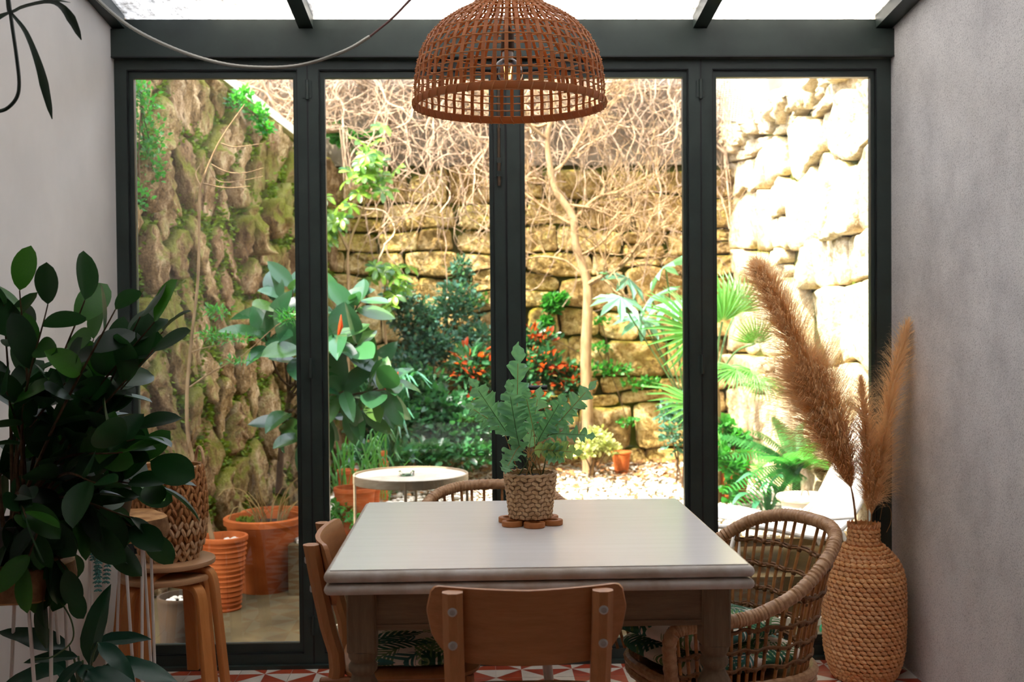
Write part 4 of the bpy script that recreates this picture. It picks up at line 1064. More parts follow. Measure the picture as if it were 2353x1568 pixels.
for k, (px, py) in enumerate(tips):
    yy = s1[1]+R.uniform(-.26, .24)-(.1 if py > 1180 else 0)
    tip = V(px, py, yy)
    if tip.x < XL+.06: tip = V(px, py, -1.62)
    mid = b0.lerp(tip, .5)+Vector((R.uniform(-.05, .05), R.uniform(-.05, .05), .07 if py > 1000 else .02))
    pts = curve([b0+Vector((R.uniform(-.03, .03), R.uniform(-.03, .03), 0)), mid, tip], 20)
    MB().tube(pts, [lerp(.006, .0016, i/20) for i in range(21)], 6).build('branch', M['bark_dark'], bp)
    for j in range(7):
        s = 1-j*.09; i = max(1, min(19, int(s*20))); p = pts[i] if j else pts[-1]; t = (pts[i]-pts[i-1]).normalized()
        side = Vector((R.uniform(-1, 1), R.uniform(-1, 1), R.uniform(-.6, 1))); side = (side-t*side.dot(t)).normalized()
        d = (t*R.uniform(.3, 1.0)+side*R.uniform(.5, 1.1)) if j else t+side*.3
        if py > 1180: d.z -= .7
        nr = Vector((R.uniform(-.7, .7), R.uniform(-1.0, .3), R.uniform(.2, 1)))
        L = R.uniform(.09, .145)
        e = p+d.normalized()*L
        if e.x < XL+.015: d.x = abs(d.x)+.2
        place('leaf', LFD[(k+j) % 3], frame(p, d, nr, L, L*R.uniform(.85, 1.1), L), bp); nleaf += 1

# trailing succulent on the taller stand
su = thing('trailing_succulent', 'blue-green trailing tail succulent hanging from the taller log-slice stand', 'potted plant', (s2[0]-.02, s2[1], .70))
MB().lathe([(.05, 0), (.066, .08), (.07, .085), (.063, .085), (.06, .075)], 28).build('pot', M['dark_pot'], su, local=True)
R = random.Random(8)
for k, (px, py, ht) in enumerate([(236, 1250, .12), (243, 1345, .12), (215, 1290, .12), (222, 1345, .1), (205, 1250, .1), (225, 1365, .1), (230, 1225, .1)]):
    tip = V(px, py, s2[1]-.19-.02*(k % 3)); a = Vector((s2[0]-.02, s2[1], .775)); ed = Vector((tip.x+R.uniform(-.01, .02), s2[1]-.16, .775))
    pts = curve([a, ed+Vector((0, 0, .015)), ed.lerp(tip, .3)+Vector((0, -.02, -.02)), tip], 40); mb = MB()
    for i in range(8, 40):
        t = (pts[i+1]-pts[i]).normalized(); e1 = t.orthogonal().normalized(); e2 = t.cross(e1)
        for q in range(6):
            an = q*PI/3+i*.6; rd = e1*math.cos(an)+e2*math.sin(an); d = (rd+t*.5)
            Mx = frame((0, 0, 0), d, t).to_3x3(); mb.ball(pts[i]+d.normalized()*.0065, (.0028, .0072, .0028), 5, 4, Mx)
    mb.build('tail', M['succulent'], su)

# peace lily on the floor
pl = thing('peace_lily', 'dark green peace lily with drooping ribbed leaves on the tiled floor', 'potted plant', (-1.12, -1.05, 0))
MB().lathe([(.07, 0), (.09, .13), (.095, .14), (.088, .14), (.084, .125)], 28).build('pot', M['dark_pot'], pl, local=True)
MB().lathe([(.084, .12), (.03, .125)], 20).build('soil', M['soil'], pl, local=True)
PLm = [leaf_mesh('leaf', M['leaf_peace'], .34, .22, .35, 10, wave=.12, pt=.8), leaf_mesh('leaf', M['leaf_peace'], .38, .15, .6, 10, wave=.18, pt=.8)]
R = random.Random(4); base = Vector((-1.12, -1.05, .125))
for k, (ax, ay, px, py, y) in enumerate([(205, 1530, 225, 1360, -1.18), (165, 1500, 5, 1450, -1.3), (215, 1480, 335, 1478, -1.2), (225, 1478, 300, 1560, -1.3), (180, 1510, 60, 1530, -1.35), (240, 1530, 385, 1560, -1.25), (190, 1520, 120, 1600, -1.4), (150, 1540, 10, 1570, -1.4), (120, 1510, 170, 1590, -1.3), (200, 1540, 330, 1620, -1.4), (260, 1520, 390, 1590, -1.1), (175, 1530, 250, 1600, -1.38)]):
    a = V(ax, ay, y+.03); tip = V(px, py, y); d = tip-a; L = d.length
    if tip.x < XL+.03: tip.x = XL+.04
    if a.x < XL+.03: a.x = XL+.04
    d = tip-a; L = max(.1, d.length)
    MB().tube(curve([base, base.lerp(a, .6)+Vector((0, 0, .05)), a], 10), .003, 6).build('stalk', M['stem_green'], pl)
    up = Vector((0, -.6, 1)) if k else Vector((-.5, -1, .2))
    place('leaf', PLm[k % 2], frame(a, d+Vector((0, 0, L*.2 if k else 0)), up, L*1.05, L*(1.0 if k else 1.1), L*.6), pl)
MB().tube(curve([V(105, 1350, -1.40), V(140, 1385, -1.42), V(165, 1430, -1.42), V(165, 1475, -1.42), V(120, 1510, -1.42), V(80, 1515, -1.40)], 24), .0022, 6).build('root', M['stem_green'], pl)

# hanging plant at the top of the white wall
hb = Vector((-1.08, -1.75, 2.24))
hp = thing('hanging_plant', 'dark strap-leaved plant hanging high against the white wall', 'hanging plant', hb)
MB().lathe([(.05, 0), (.075, .09), (.08, .1), (.07, .1), (.066, .085)], 28).build('pot', M['dark_pot'], hp, local=True)
MB().tube([hb+Vector((-.075, 0, .1)), hb+Vector((0, 0, .42))], .002, 5).tube([hb+Vector((.075, 0, .1)), hb+Vector((0, 0, .42))], .002, 5).tube([hb+Vector((0, 0, .41)), Vector((hb.x, hb.y, roof_z(hb.y)-.02))], .002, 5).build('cord', M['cord'], hp)
def ribbon(pts, wd, mat, name, parent, nrm=(0, -1, .3), fold=.25, n=20):
    pts = curve(pts, n); mb = MB(); nr0 = Vector(nrm)
    for i, p in enumerate(pts):
        t = (pts[min(n, i+1)]-pts[max(0, i-1)]).normalized(); nr = (nr0-t*nr0.dot(t)).normalized(); s = t.cross(nr); w_ = prof(wd, i/n) if not isinstance(wd, float) else wd*math.sin(PI*min(.97, .12+.85*i/n))
        mb.v += [tuple(p-s*w_+nr*w_*fold), tuple(p), tuple(p+s*w_+nr*w_*fold)]
    for i in range(n):
        for j in range(2): a = i*3+j; mb.f.append((a, a+1, a+4, a+3)); mb.m.append(0)
    return mb.build(name, mat, parent)
M['leaf_hang'] = leaf_mat('hanging_leaf', srgb('#142018'), srgb('#1f3024'), .35, .12, .2)
yh = -1.75
def hx(lst): return [V(px, py, yh+dy) for px, py, dy in lst]
ribbon(hx([(10, -60, 0), (18, 0, 0), (24, 28, 0), (55, 15, -.01), (110, 4, -.02), (140, 14, -.03), (165, 45, -.03), (187, 92, -.03)]), [(0, .004), (.5, .0045), (.7, .006), (.85, .010), (.95, .006), (1, .001)], M['leaf_hang'], 'leaf', hp)
ribbon(hx([(24, 28, 0), (60, 75, -.01), (90, 150, -.02), (108, 220, -.02), (120, 274, -.02)]), [(0, .003), (.35, .006), (.65, .010), (.88, .006), (1, .001)], M['leaf_hang'], 'leaf', hp)
ribbon(hx([(24, 28, 0), (-10, 45, 0), (-60, 80, 0)]), [(0, .003), (.5, .008), (1, .001)], M['leaf_hang'], 'leaf', hp)
MB().tube(curve(hx([(10, -80, 0), (20, 0, 0), (28, 60, 0), (38, 130, 0), (44, 190, 0), (38, 225, 0), (15, 250, 0), (-15, 258, 0)]), 30), .0042, 8).build('stem', M['leaf_hang'], hp)
ribbon(hx([(110, 4, -.02), (135, 2, -.02), (162, 6, -.02)]), [(0, .002), (.5, .003), (1, .0005)], M['leaf_hang'], 'leaf', hp)

# ================================================================== the garden
GZ = .25
# ------------------------------------------------------------------ pots
def pot(name, label, c, r0, r1, h, mat, ridges=0, rim=.022, parts=None, tilt=None):
    t = thing(name, label, 'plant pot', c)
    pr = []
    n = 40 if ridges else 8
    for k in range(n+1):
        z = h*k/n*.9 if not ridges else h*.93*k/n
        r = lerp(r0, r1, (k/n))
        if ridges: r += .0045*math.sin(2*PI*ridges*k/n)
        pr.append((r, z))
    zr = pr[-1][1]
    pr += [(r1+rim*.45, zr+.004), (r1+rim*.5, h-.004), (r1+rim*.3, h), (r1-.008, h), (r1-.012, h-.02), (r1-.018, h-.045)]
    MB().lathe(pr, 36, M=tilt).build('body', mat, t, local=True)
    MB().lathe([(r1-.014, h-.04), (r1*.5, h-.035), (.01, h-.034)], 28, cap0=False, M=tilt).build('soil', M['soil'], t, local=True)
    return t
def pebbles(t, r, z, n, s, seed):
    Rr = random.Random(seed)
    for k in range(n):
        a = Rr.uniform(0, 6.28); q = r*math.sqrt(Rr.random()); ss = s*Rr.uniform(.7, 1.2)
        MB().ball((q*math.cos(a), q*math.sin(a), z+ss*.3), (ss, ss*.8, ss*.6), 8, 5, Matrix.Rotation(a, 3, 'Z')).build('pebble', M['pebble'], t, local=True)
p1 = G(515, 1398); p2 = G(608, 1352); p3 = G(410, 1470)
t = pot('terracotta_pot', 'ridged terracotta pot topped with white pebbles beside the large smooth pot', (p1.x, p1.y, -.004), .075, .105, .335, M['terracotta'], 14, .012)
pebbles(t, .085, .302, 34, .013, 1)
t2 = pot('terracotta_pot', 'large smooth terracotta pot holding dry grass behind the ridged pot', (p2.x, p2.y, -.004), .125, .178, .355, M['terracotta'], 0, .03)
R = random.Random(3)
for k in range(26):      # dry stalks, each its own piece
    a = R.uniform(0, 6.28); q = R.uniform(.01, .09); b = Vector((q*math.cos(a)+.02, q*math.sin(a), .31)); o_ = Vector((math.cos(a), math.sin(a), 0))
    h = R.uniform(.1, .2); MB().tube(curve([b, b+o_*R.uniform(.01, .05)+Vector((0, 0, h*.6)), b+o_*R.uniform(.04, .14)+Vector((0, 0, h))], 6), [.0035, .003, .0028, .0025, .002, .0016, .001], 5).build('dry_stalk', M['straw'], t2, local=True)
for pp_ in ([(600, 1190), (560, 1130), (520, 1125), (502, 1140)], [(640, 1180), (655, 1130), (690, 1095), (720, 1080)], [(620, 1180), (600, 1140), (590, 1090)], [(650, 1190), (690, 1150), (720, 1170)], [(590, 1190), (545, 1165), (525, 1200), (522, 1230)]):
    q = [V(x, y, p2.y-.02*i) for i, (x, y) in enumerate(pp_)]; mb = MB(); mb.tube(curve(q, 12), .0022, 5); mb.build('dry_stalk', M['straw'], t2)
mb = MB()
for k in range(60): small_leaf(mb, (R.uniform(-.13, -.04), R.uniform(-.1, .08), .325), rv(R)+Vector((0, 0, 1)), rv(R), .03, .006)
tag(mb.build('moss', M['moss'], t2, local=True), kind='stuff')
t3 = pot('planter', 'short weathered planter of white pebbles low behind the stool legs', (p3.x+.02, .42, -.004), .092, .102, .185, M['terracotta_old'], 0, .004)
pebbles(t3, .084, .153, 36, .014, 2)
pb = V(632, 1165, 1.78)
pot('terracotta_pot', 'rust-red terracotta pot under the rubber plant against the mossy wall', (pb.x, 1.78, -.004), .13, .17, .30, M['terracotta'], 0, .03)
s_ = G(1428, 1087, GZ)
pot('terracotta_pot', 'small bright terracotta pot on the gravel at the foot of the wall', (s_.x, s_.y, .246), .045, .062, .15, M['terracotta'], 0, .012)
s_ = V(1672, 1120, 2.25)
pot('terracotta_pot', 'tall terracotta pot behind climbing leaves next to the ferns', (s_.x, 2.25, .246), .10, .14, .34, M['terracotta'], 0, .02)
for k, (px, py, y, r, h, lab) in enumerate(((882, 1065, 2.4, .03, .14, 'narrow orange terracotta pot among the grasses behind the round table'), (798, 1105, 1.9, .05, .12, 'small orange terracotta pot half hidden by grass left of the round table'), (815, 1150, 1.35, .10, .13, 'wide low terracotta pot beside the round garden table'), (858, 1142, 1.7, .035, .09, 'tiny terracotta pot on the gravel under the round garden table'))):
    s_ = V(px, py, y); zb = .246 if y > 1.2 else .2
    pot('terracotta_pot', lab, (s_.x, y, zb), r*.75, r, max(.08, s_.z-zb+h*.5), M['terracotta'], 0, .008)

# ------------------------------------------------------------------ furniture outside
rt = V(944, 1094, .84); RZ = .2; hz = rt.z-RZ
ot = thing('garden_table', 'low round pale garden table with raised rim and thin legs', 'table', (rt.x, .84, RZ))
MB().lathe([(.24, hz-.028), (.255, hz-.028), (.2575, hz-.026), (.2575, hz+.010), (.255, hz+.012), (.251, hz+.012), (.25, hz+.002)], 56, cap0=True, cap1=False).build('rim_band', M['band'], ot, local=True)
MB().lathe([(.25, hz-.001), (.25, hz+.003), (.1, hz+.003)], 48).build('top', M['stone_top'], ot, local=True)
for k in range(4):
    a = PI/4+k*PI/2+.75; MB().tube([(math.cos(a)*.252, math.sin(a)*.252, hz), (math.cos(a)*.252, math.sin(a)*.252, 0)], .0065, 8).build('leg', M['band'], ot, local=True)
at_ = V(934, 1098, .82)
MB_ = MB().lathe([(.030, .001), (.034, .002), (.038, .02), (.038, .022), (.030, .022), (.027, .008), (.0, .006)], 8, cap1=False)
as_ = MB_.build('ashtray', M['ash_glass'], None, False); as_.location = (at_.x, .82, RZ+hz+.003)
tag(as_, 'clear faceted glass ashtray on the round garden table', 'ashtray')

lo = thing('sun_lounger', 'low white sling garden lounger with tubular frame on the step', 'lounger', (1.42, .86, .2))
LPF = [(-.42, .20), (-.38, .235), (-.2, .195), (0, .15), (.10, .14), (.18, .19), (.26, .34), (.36, .54), (.42, .66)]
lcv = curve([(x, 0, z) for x, z in LPF], 40)
mb = MB()
for p in lcv: mb.v += [(p.x, -.25, p.z), (p.x, .25, p.z), (p.x+.002, .25, p.z-.004), (p.x+.002, -.25, p.z-.004)]
for i in range(40):
    for j in range(4): mb.f.append((i*4+j, i*4+(j+1) % 4, i*4+4+(j+1) % 4, i*4+4+j)); mb.m.append(0)
mb.build('sling', M['sling'], lo, local=True)
for s in (-1, 1):
    MB().tube(curve([(-.42, s*.262, .2), (-.2, s*.262, .192), (0, s*.262, .15), (.12, s*.262, .14)], 20), .011, 8).build('seat_rail', M['white_metal'], lo, local=True)
    MB().tube(curve([(.10, s*.262, .14), (.2, s*.262, .23), (.30, s*.262, .42), (.43, s*.262, .67)], 20), .011, 8).build('back_rail', M['white_metal'], lo, local=True)
    MB().tube([(-.3, s*.275, .215), (-.36, s*.275, .006)], .009, 8).build('leg', M['white_metal'], lo, local=True)
    MB().tube([(.15, s*.275, .17), (.22, s*.275, .006)], .009, 8).build('leg', M['white_metal'], lo, local=True)
    if s < 0: MB().tube(curve([(-.30, s*.285, .02), (-.30, s*.285, .20), (-.285, s*.285, .232), (-.25, s*.285, .24), (.0, s*.285, .225), (.2, s*.285, .235)], 24), .008, 8).build('armrest', M['white_metal'], lo, local=True)
MB().tube([(.30, .262, .45), (.20, .262, .62)], .008, 8).build('brace', M['white_metal'], lo, local=True)
bkt = V(1850, 1138, 1.42)
bu = thing('lidded_bucket', 'white enamel bucket with rusty lid rim and wire handle', 'bucket', (bkt.x, 1.42, .246))
hb_ = bkt.z-.246
MB().lathe([(.098, 0), (.122, hb_-.03), (.124, hb_-.022)], 40).build('body', M['bucket'], bu, local=True)
MB().lathe([(.128, hb_-.026), (.140, hb_-.022), (.144, hb_-.010), (.140, hb_), (.128, hb_), (.11, hb_-.006), (.0, hb_-.004)], 48, cap0=False, cap1=False).build('lid', M['rust'], bu, local=True)
MB().tube([(-.02, 0, hb_-.004), (-.014, 0, hb_+.02), (.0, 0, hb_+.026), (.014, 0, hb_+.02), (.02, 0, hb_-.004)], .0035, 7).build('lid_knob', M['brass'], bu, local=True)
MB().tube(curve([(-.055, -.108, hb_-.05), (-.05, -.128, hb_-.07), (0, -.138, hb_-.078), (.05, -.128, hb_-.07), (.055, -.108, hb_-.05)], 20), .0045, 7).build('handle', M['white_metal'], bu, local=True)
gb = G(1897, 1447, .03); mb = MB().ball((0, 0, .032), .034, 16, 10)
o = mb.build('ball', M['green_plastic']); o.location = (gb.x+.01, gb.y, -.004); tag(o, 'small green plastic ball on the patio behind the woven vase', 'ball')

# ------------------------------------------------------------------ generic plant tools
def pos_tube(lst, y, r0, r1, n=20, seg=7):
    pts = curve([V(a, b, y+(c[0] if c else 0)) for a, b, *c in lst], n); return MB().tube(pts, [lerp(r0, r1, i/n) for i in range(n+1)], seg), pts
def foliage(name, mat, parent, blobs, n, l, wd, seed, up=.3, mi=None):
    """blobs: (px, py, y, rx, rz, ry) ellipsoids of small leaves"""
    Rr = random.Random(seed); mb = MB(); tot = sum(b[3]*b[4] for b in blobs)
    for px, py, y, rx, rz, ry in blobs:
        c = V(px, py, y)
        for k in range(int(n*rx*rz/tot)):
            v = rv(Rr)
            while v.length > 1: v = rv(Rr)
            v = v*(.55+.45*Rr.random()); p = c+Vector((v.x*rx, v.y*ry, v.z*rz)); d = Vector((v.x, v.y-.3, v.z*.6+up))+rv(Rr, .8)
            mb.mi = 1 if (mi and Rr.random() < mi and v.z > -.3) else 0
            ll = l*Rr.uniform(.6, 1.25); small_leaf(mb, p, d, rv(Rr)+Vector((0, -.3, 1)), ll, wd*ll/l)
    mats = mat if isinstance(mat, list) else [mat]
    return tag(mb.build(name, mats, parent), kind='stuff')

# ------------------------------------------------------------------ bare sapling in the ridged pot
sp = thing('bare_sapling', 'thin bare sapling with few twigs growing from the ridged pot', 'tree', (p1.x, p1.y, .30))
mb, pts = pos_tube([(490, 1250), (478, 1195), (450, 1080), (432, 1000), (430, 900), (440, 780), (455, 640), (458, 500), (462, 430), (492, 350), (520, 300), (562, 240)], p1.y, .0115, .0025, 50)
mb.build('trunk', M['bark'], sp)
for lst in ([(480, 385), (500, 415), (540, 418), (605, 405)], [(485, 378), (520, 395), (560, 398), (606, 386)], [(462, 430), (450, 400), (462, 375)], [(466, 422), (520, 432), (575, 428)], [(508, 330), (540, 338), (605, 330)], [(436, 890), (480, 860), (560, 815), (640, 745), (690, 725)], [(440, 810), (470, 800), (520, 790)]):
    pos_tube([(a, b, .02*i) for i, (a, b) in enumerate(lst)], p1.y, .004, .0012, 14, 5)[0].build('twig', M['bark'], sp)
foliage('feathery_leaves', M['leaf_ivy'], sp, [(500, 715, p1.y, .07, .03, .05), (530, 780, p1.y, .12, .02, .05), (480, 770, p1.y, .06, .03, .05), (660, 730, p1.y+.1, .07, .04, .06), (545, 830, p1.y, .08, .015, .05)], 420, .03, .004, 3)

# ------------------------------------------------------------------ rubber plant
ru = thing('rubber_plant', 'rubber plant with big glossy oval leaves and red leaf tips by the mossy wall', 'plant', (pb.x, 1.78, .26))
LR = [leaf_mesh('leaf', M['leaf_rubber'], .46, .10, .12, 8, pt=.95), leaf_mesh('leaf', M['leaf_rubber'], .40, .2, .25, 8, pt=.85), leaf_mesh('leaf', M['leaf_rubber'], .5, .06, .04, 8, pt=.9)]
yr = 1.35; R = random.Random(14); root = V(640, 1130, 1.75)
hub = V(668, 900, yr+.2)
MB().tube(curve([root, V(648, 1020, yr+.3), hub], 16), [lerp(.018, .013, i/16) for i in range(17)], 8).build('trunk', M['bark_dark'], ru)
for k, (px, py, dy, n) in enumerate([(608, 770, -.1, 6), (640, 700, 0, 5), (672, 660, .1, 4), (690, 800, -.15, 6), (778, 770, -.1, 7), (830, 690, .1, 5), (782, 690, .15, 5), (820, 790, -.05, 6), (885, 895, -.1, 7), (905, 880, 0, 5), (790, 900, -.1, 6), (830, 950, 0, 6), (740, 960, .05, 6), (700, 1010, 0, 5), (770, 850, .1, 6), (650, 980, .15, 5), (860, 850, .1, 5)]):
    tip = V(px, py, yr+dy); pts = curve([hub.lerp(root, R.uniform(-.1, .5)), hub.lerp(tip, .5)+Vector((0, 0, -.05)), tip], 14)
    MB().tube(pts, [lerp(.008, .004, i/14) for i in range(15)], 6).build('branch', M['bark_dark'], ru)
    ax = (pts[-1]-pts[-4]).normalized()
    for j in range(n):
        a = j*2.4+k; e1 = ax.orthogonal().normalized(); e2 = ax.cross(e1); d = (e1*math.cos(a)+e2*math.sin(a))*R.uniform(.7, 1.1)+ax*R.uniform(.1, .7)+Vector((0, -.25, -.15 if j > 2 else .1))
        L = R.uniform(.17, .26); p = pts[-1]-ax*.018*j
        place('leaf', LR[(j+k) % 3], frame(p, d, Vector((R.uniform(-.4, .4), -.7, .8)), L, L, L), ru)
    if k in (4, 8, 9):
        q = pts[-1]; MB().tube([q, q+ax*.02+Vector((.002, 0, .03)), q+ax*.02+Vector((.004, 0, .085 if k == 4 else .05))], [.006, .012 if k == 4 else .006, .001], 8).build('leaf_sheath', M['leaf_red'], ru)

# ------------------------------------------------------------------ umbrella plants (variegated)
def whorl(name, mat, n, L, W, droop, seed):
    Rr = random.Random(seed); mb = MB()
    for k in range(n):
        a = 2*PI*k/n+Rr.uniform(-.15, .15); d = Vector((math.cos(a), math.sin(a), 0)); s = Vector((-d.y, d.x, 0)); l = L*Rr.uniform(.75, 1.1); o = len(mb.v)
        for t, w_ in ((0, .0), (.18, .25), (.45, .8), (.7, 1.), (.88, .7), (1., 0)):
            z = -droop*l*(t*t)+.12*l*t
            for c in (-1, 0, 1): mb.v.append(tuple(d*l*t+s*c*W*w_/2+Vector((0, 0, z+abs(c)*W*.15*w_))))
        for i in range(5):
            for j in range(2): q = o+i*3+j; mb.f.append((q, q+1, q+4, q+3)); mb.m.append(0)
    return mb.mesh(name, mat)
WH = [whorl('leaf_whorl', M['leaf_scheff'], 8, .085, .034, .35, s) for s in range(3)]
def scheff(label, y, stems, pts_, seed, base):
    t = thing('umbrella_plant', label, 'plant', base); Rr = random.Random(seed)
    for st in stems: pos_tube(st, y, .011, .006, 24)[0].build('stem', M['bark'], t)
    for (px, py, dy) in pts_:
        p = V(px, py, y+dy); n = Vector((Rr.uniform(-.6, .6), Rr.uniform(-1, -.1), Rr.uniform(.5, 1.1)))
        s = Rr.uniform(.8, 1.2); d = n.orthogonal(); Mx = frame(p, d, n, s, s, s); place('leaf_whorl', WH[Rr.randrange(3)], Mx, t)
    return t
R = random.Random(6)
cl = [(850+R.gauss(0, 30), 400+R.gauss(0, 42), R.uniform(-.15, .15)) for _ in range(34)]
scheff('tall yellow-variegated umbrella plant reaching up in front of the stone wall', 3.2, [[(806, 1100), (800, 860), (802, 700), (800, 575), (828, 495), (850, 430)], [(800, 575), (785, 545), (772, 520)]], cl+[(772+R.gauss(0, 18), 510+R.gauss(0, 25), R.uniform(-.1, .1)) for _ in range(12)], 1, V(806, 1100, 3.2))
scheff('small variegated umbrella plant lower on the wall beside the rubber plant', 3.35, [[(892, 1094), (890, 860), (885, 760), (880, 700), (888, 640)]], [(890+R.gauss(0, 26), 632+R.gauss(0, 16), R.uniform(-.1, .1)) for _ in range(12)]+[(900+R.gauss(0, 30), 680+R.gauss(0, 14), R.uniform(-.1, .1)) for _ in range(6)], 2, V(892, 1094, 3.35))

# ------------------------------------------------------------------ the bare tree
yt = 3.45; trb = G(1352, 1090, GZ)
bt = thing('bare_tree', 'leafless pale tree with spreading twigs in front of the sunlit wall', 'tree', (V(1352, 1085, yt).x, yt, GZ-.01))
pos_tube([(1352, 1098), (1350, 960), (1346, 820), (1350, 720), (1350, 655), (1338, 610), (1322, 560), (1318, 505), (1295, 465), (1272, 430), (1262, 370), (1258, 320), (1266, 270), (1275, 200), (1285, 120)], yt, .042, .012, 60, 9)[0].build('trunk', M['bark'], bt)
R = random.Random(31)
def twigs(p, d, L, r, depth, parent, top=True):
    n = 8; pts = [p]; v = d.normalized()
    for i in range(n): v = (v+rv(R, .28)+Vector((0, 0, .03))).normalized(); pts.append(pts[-1]+v*L/n); pts[-1].y = min(pts[-1].y, YW-.13); pts[-1].x = min(pts[-1].x, XW-.14)
    tw.append((pts, r))
    if depth > 0:
        for k in range(R.choice((2, 3, 3))):
            i = R.randrange(2, n); dd = (pts[i]-pts[i-1]).normalized(); s = rv(R); twigs(pts[i], dd+s*.9, L*R.uniform(.45, .7), r*.6, depth-1, parent, False)
for k, (lst, r) in enumerate([([(1350, 655), (1385, 635), (1430, 610), (1470, 560)], .022), ([(1320, 520), (1285, 500), (1240, 470), (1200, 440)], .012), ([(1262, 400), (1300, 370), (1340, 300), (1360, 250)], .012), ([(1266, 280), (1230, 290), (1180, 260), (1130, 230)], .012), ([(1258, 320), (1215, 285), (1190, 250)], .014), ([(1268, 270), (1310, 255), (1370, 225), (1420, 200)], .012), ([(1318, 505), (1370, 455), (1420, 440), (1500, 400)], .012), ([(1300, 470), (1360, 480), (1430, 510), (1480, 545)], .010), ([(1272, 430), (1230, 410), (1190, 430)], .009), ([(1345, 640), (1300, 600), (1240, 590), (1200, 600)], .010), ([(1330, 590), (1380, 560), (1440, 500), (1540, 470)], .010), ([(1285, 120), (1330, 100), (1400, 120)], .008), ([(1420, 610), (1470, 600), (1530, 590)], .008)]):
    tw = []; dy = R.uniform(-.35, .2)
    pts = curve([V(a, b, yt+dy*i/3) for i, (a, b) in enumerate(lst)], 16)
    mb = MB().tube(pts, [lerp(r, r*.35, i/16) for i in range(17)], 7)
    for j in range(11):
        i = R.randrange(4, 17); t_ = (pts[i]-pts[i-1]).normalized(); twigs(pts[i], t_+rv(R, .9), R.uniform(.25, .5), r*.32, 2, None)
    for q, rr in tw: mb.tube(q, [max(.0012, lerp(rr, rr*.35, i/8)) for i in range(9)], 5, cap=False)
    mb.build('branch', M['bark'], bt)

# ------------------------------------------------------------------ dry vines over the upper wall
R = random.Random(17); mb = MB()
for k in range(1050):
    x = R.uniform(-1.9, 1.8); z = 3.35-abs(R.gauss(0, .48))
    z = max(z, 2.72) if x < -.9 else z; y = YW-.12-R.random()*.16; p = Vector((x, y, z)); v = Vector((R.uniform(-1, 1), 0, R.uniform(-1.2, .6))); pts = [p]
    for i in range(16):
        v = (v+Vector((R.uniform(-.5, .5), R.uniform(-.25, .25), R.uniform(-.5, .42)))).normalized(); p = p+v*R.uniform(.04, .08); p.y = min(YW-.13, max(YW-.42, p.y)); p.x = min(p.x, XW-.14)
        if p.x < -.9: p.z = max(p.z, 2.64)
        pts.append(p.copy())
    r = R.choice((.0025, .003, .004, .005, .008)); pts = curve(pts, 24); mb.tube(pts, [lerp(r, r*.5, i/24) for i in range(25)], 4, cap=False)
tag(mb.build('dry_vines', M['twig']), 'tangle of pale leafless vines over the top of the garden wall', 'vines', kind='stuff')
mb = MB()
def net(u, v): return Vector((1.55+.55*u, YW-.30+.12*math.sin(u*5+v*2), 2.62+.45*v+.10*math.sin(u*4)))
for k in range(34):
    mb.tube([net(k/33, j/14) for j in range(15)], .0012, 4, cap=False); mb.tube([net(j/14, k/33) for j in range(15)], .0012, 4, cap=False)
tag(mb.build('garden_netting', M['sling']), 'pale fine netting bunched over the top of the wall corner', 'netting', kind='stuff')

# ------------------------------------------------------------------ shrubs and climbers
def shrub(label, name, base, stems, mat, blobs, n, l, wd, seed, cat='shrub', mi=None):
    t = thing(name, label, cat, base); Rr = random.Random(seed)
    for px, py, y, rx, rz, ry in blobs:
        e = V(px, py, y); b = Vector(base)+Vector((Rr.uniform(-.05, .05), Rr.uniform(-.05, .05), 0))
        MB().tube(curve([b, b.lerp(e, .5)+rv(Rr, .04), e], 10), [lerp(.008, .003, i/10) for i in range(11)], 5).build('stem', M['bark_dark'], t)
    foliage('foliage', mat, t, blobs, n, l, wd, seed, mi=mi); return t
def gb_(px, y): q = V(px, 1060, y); return (q.x, y, GZ)
shrub('dark shrub with fiery red young leaves in front of the stone wall', 'red_tipped_shrub', gb_(1210, 3.6), 0, [M['leaf_shrub'], M['leaf_red']], [(1090, 850, 3.5, .2, .18, .15), (1240, 850, 3.6, .22, .17, .15), (1310, 880, 3.6, .14, .14, .12), (1080, 960, 3.4, .28, .16, .15), (1230, 780, 3.7, .16, .08, .1), (1180, 930, 3.5, .25, .15, .15), (1240, 960, 3.5, .2, .12, .12)], 3000, .075, .016, 1, mi=.26)
shrub('blue-green small-leaved shrub climbing the shaded part of the wall', 'small_leaved_shrub', gb_(980, 3.75), 0, M['leaf_bluegreen'], [(960, 740, 3.75, .24, .2, .12), (1050, 700, 3.8, .2, .2, .12), (1000, 800, 3.7, .28, .17, .12), (1060, 620, 3.85, .1, .1, .08), (920, 680, 3.7, .14, .1, .1), (930, 850, 3.6, .2, .15, .12), (1090, 780, 3.75, .15, .15, .1)], 4200, .045, .011, 2)
shrub('dense dark low bush between the round table and the wall', 'dark_bush', gb_(1000, 3.3), 0, M['leaf_shrub'], [(1000, 940, 3.2, .35, .15, .2), (1060, 985, 3.1, .28, .12, .18), (900, 980, 3.0, .3, .14, .2), (840, 920, 2.9, .2, .2, .2), (1100, 1010, 3.2, .2, .1, .1), (1080, 1045, 2.9, .25, .09, .15), (960, 1045, 2.8, .3, .09, .15), (870, 1050, 2.6, .25, .1, .15), (950, 890, 3.3, .25, .15, .15)], 4600, .06, .017, 3)
shrub('pale cream-leaved little bush at the foot of the bare tree', 'pale_bush', gb_(1360, 3.25), 0, M['leaf_pale'], [(1370, 1010, 3.25, .13, .08, .1), (1340, 1040, 3.2, .1, .05, .08), (1400, 1030, 3.25, .08, .05, .08)], 420, .04, .012, 4)
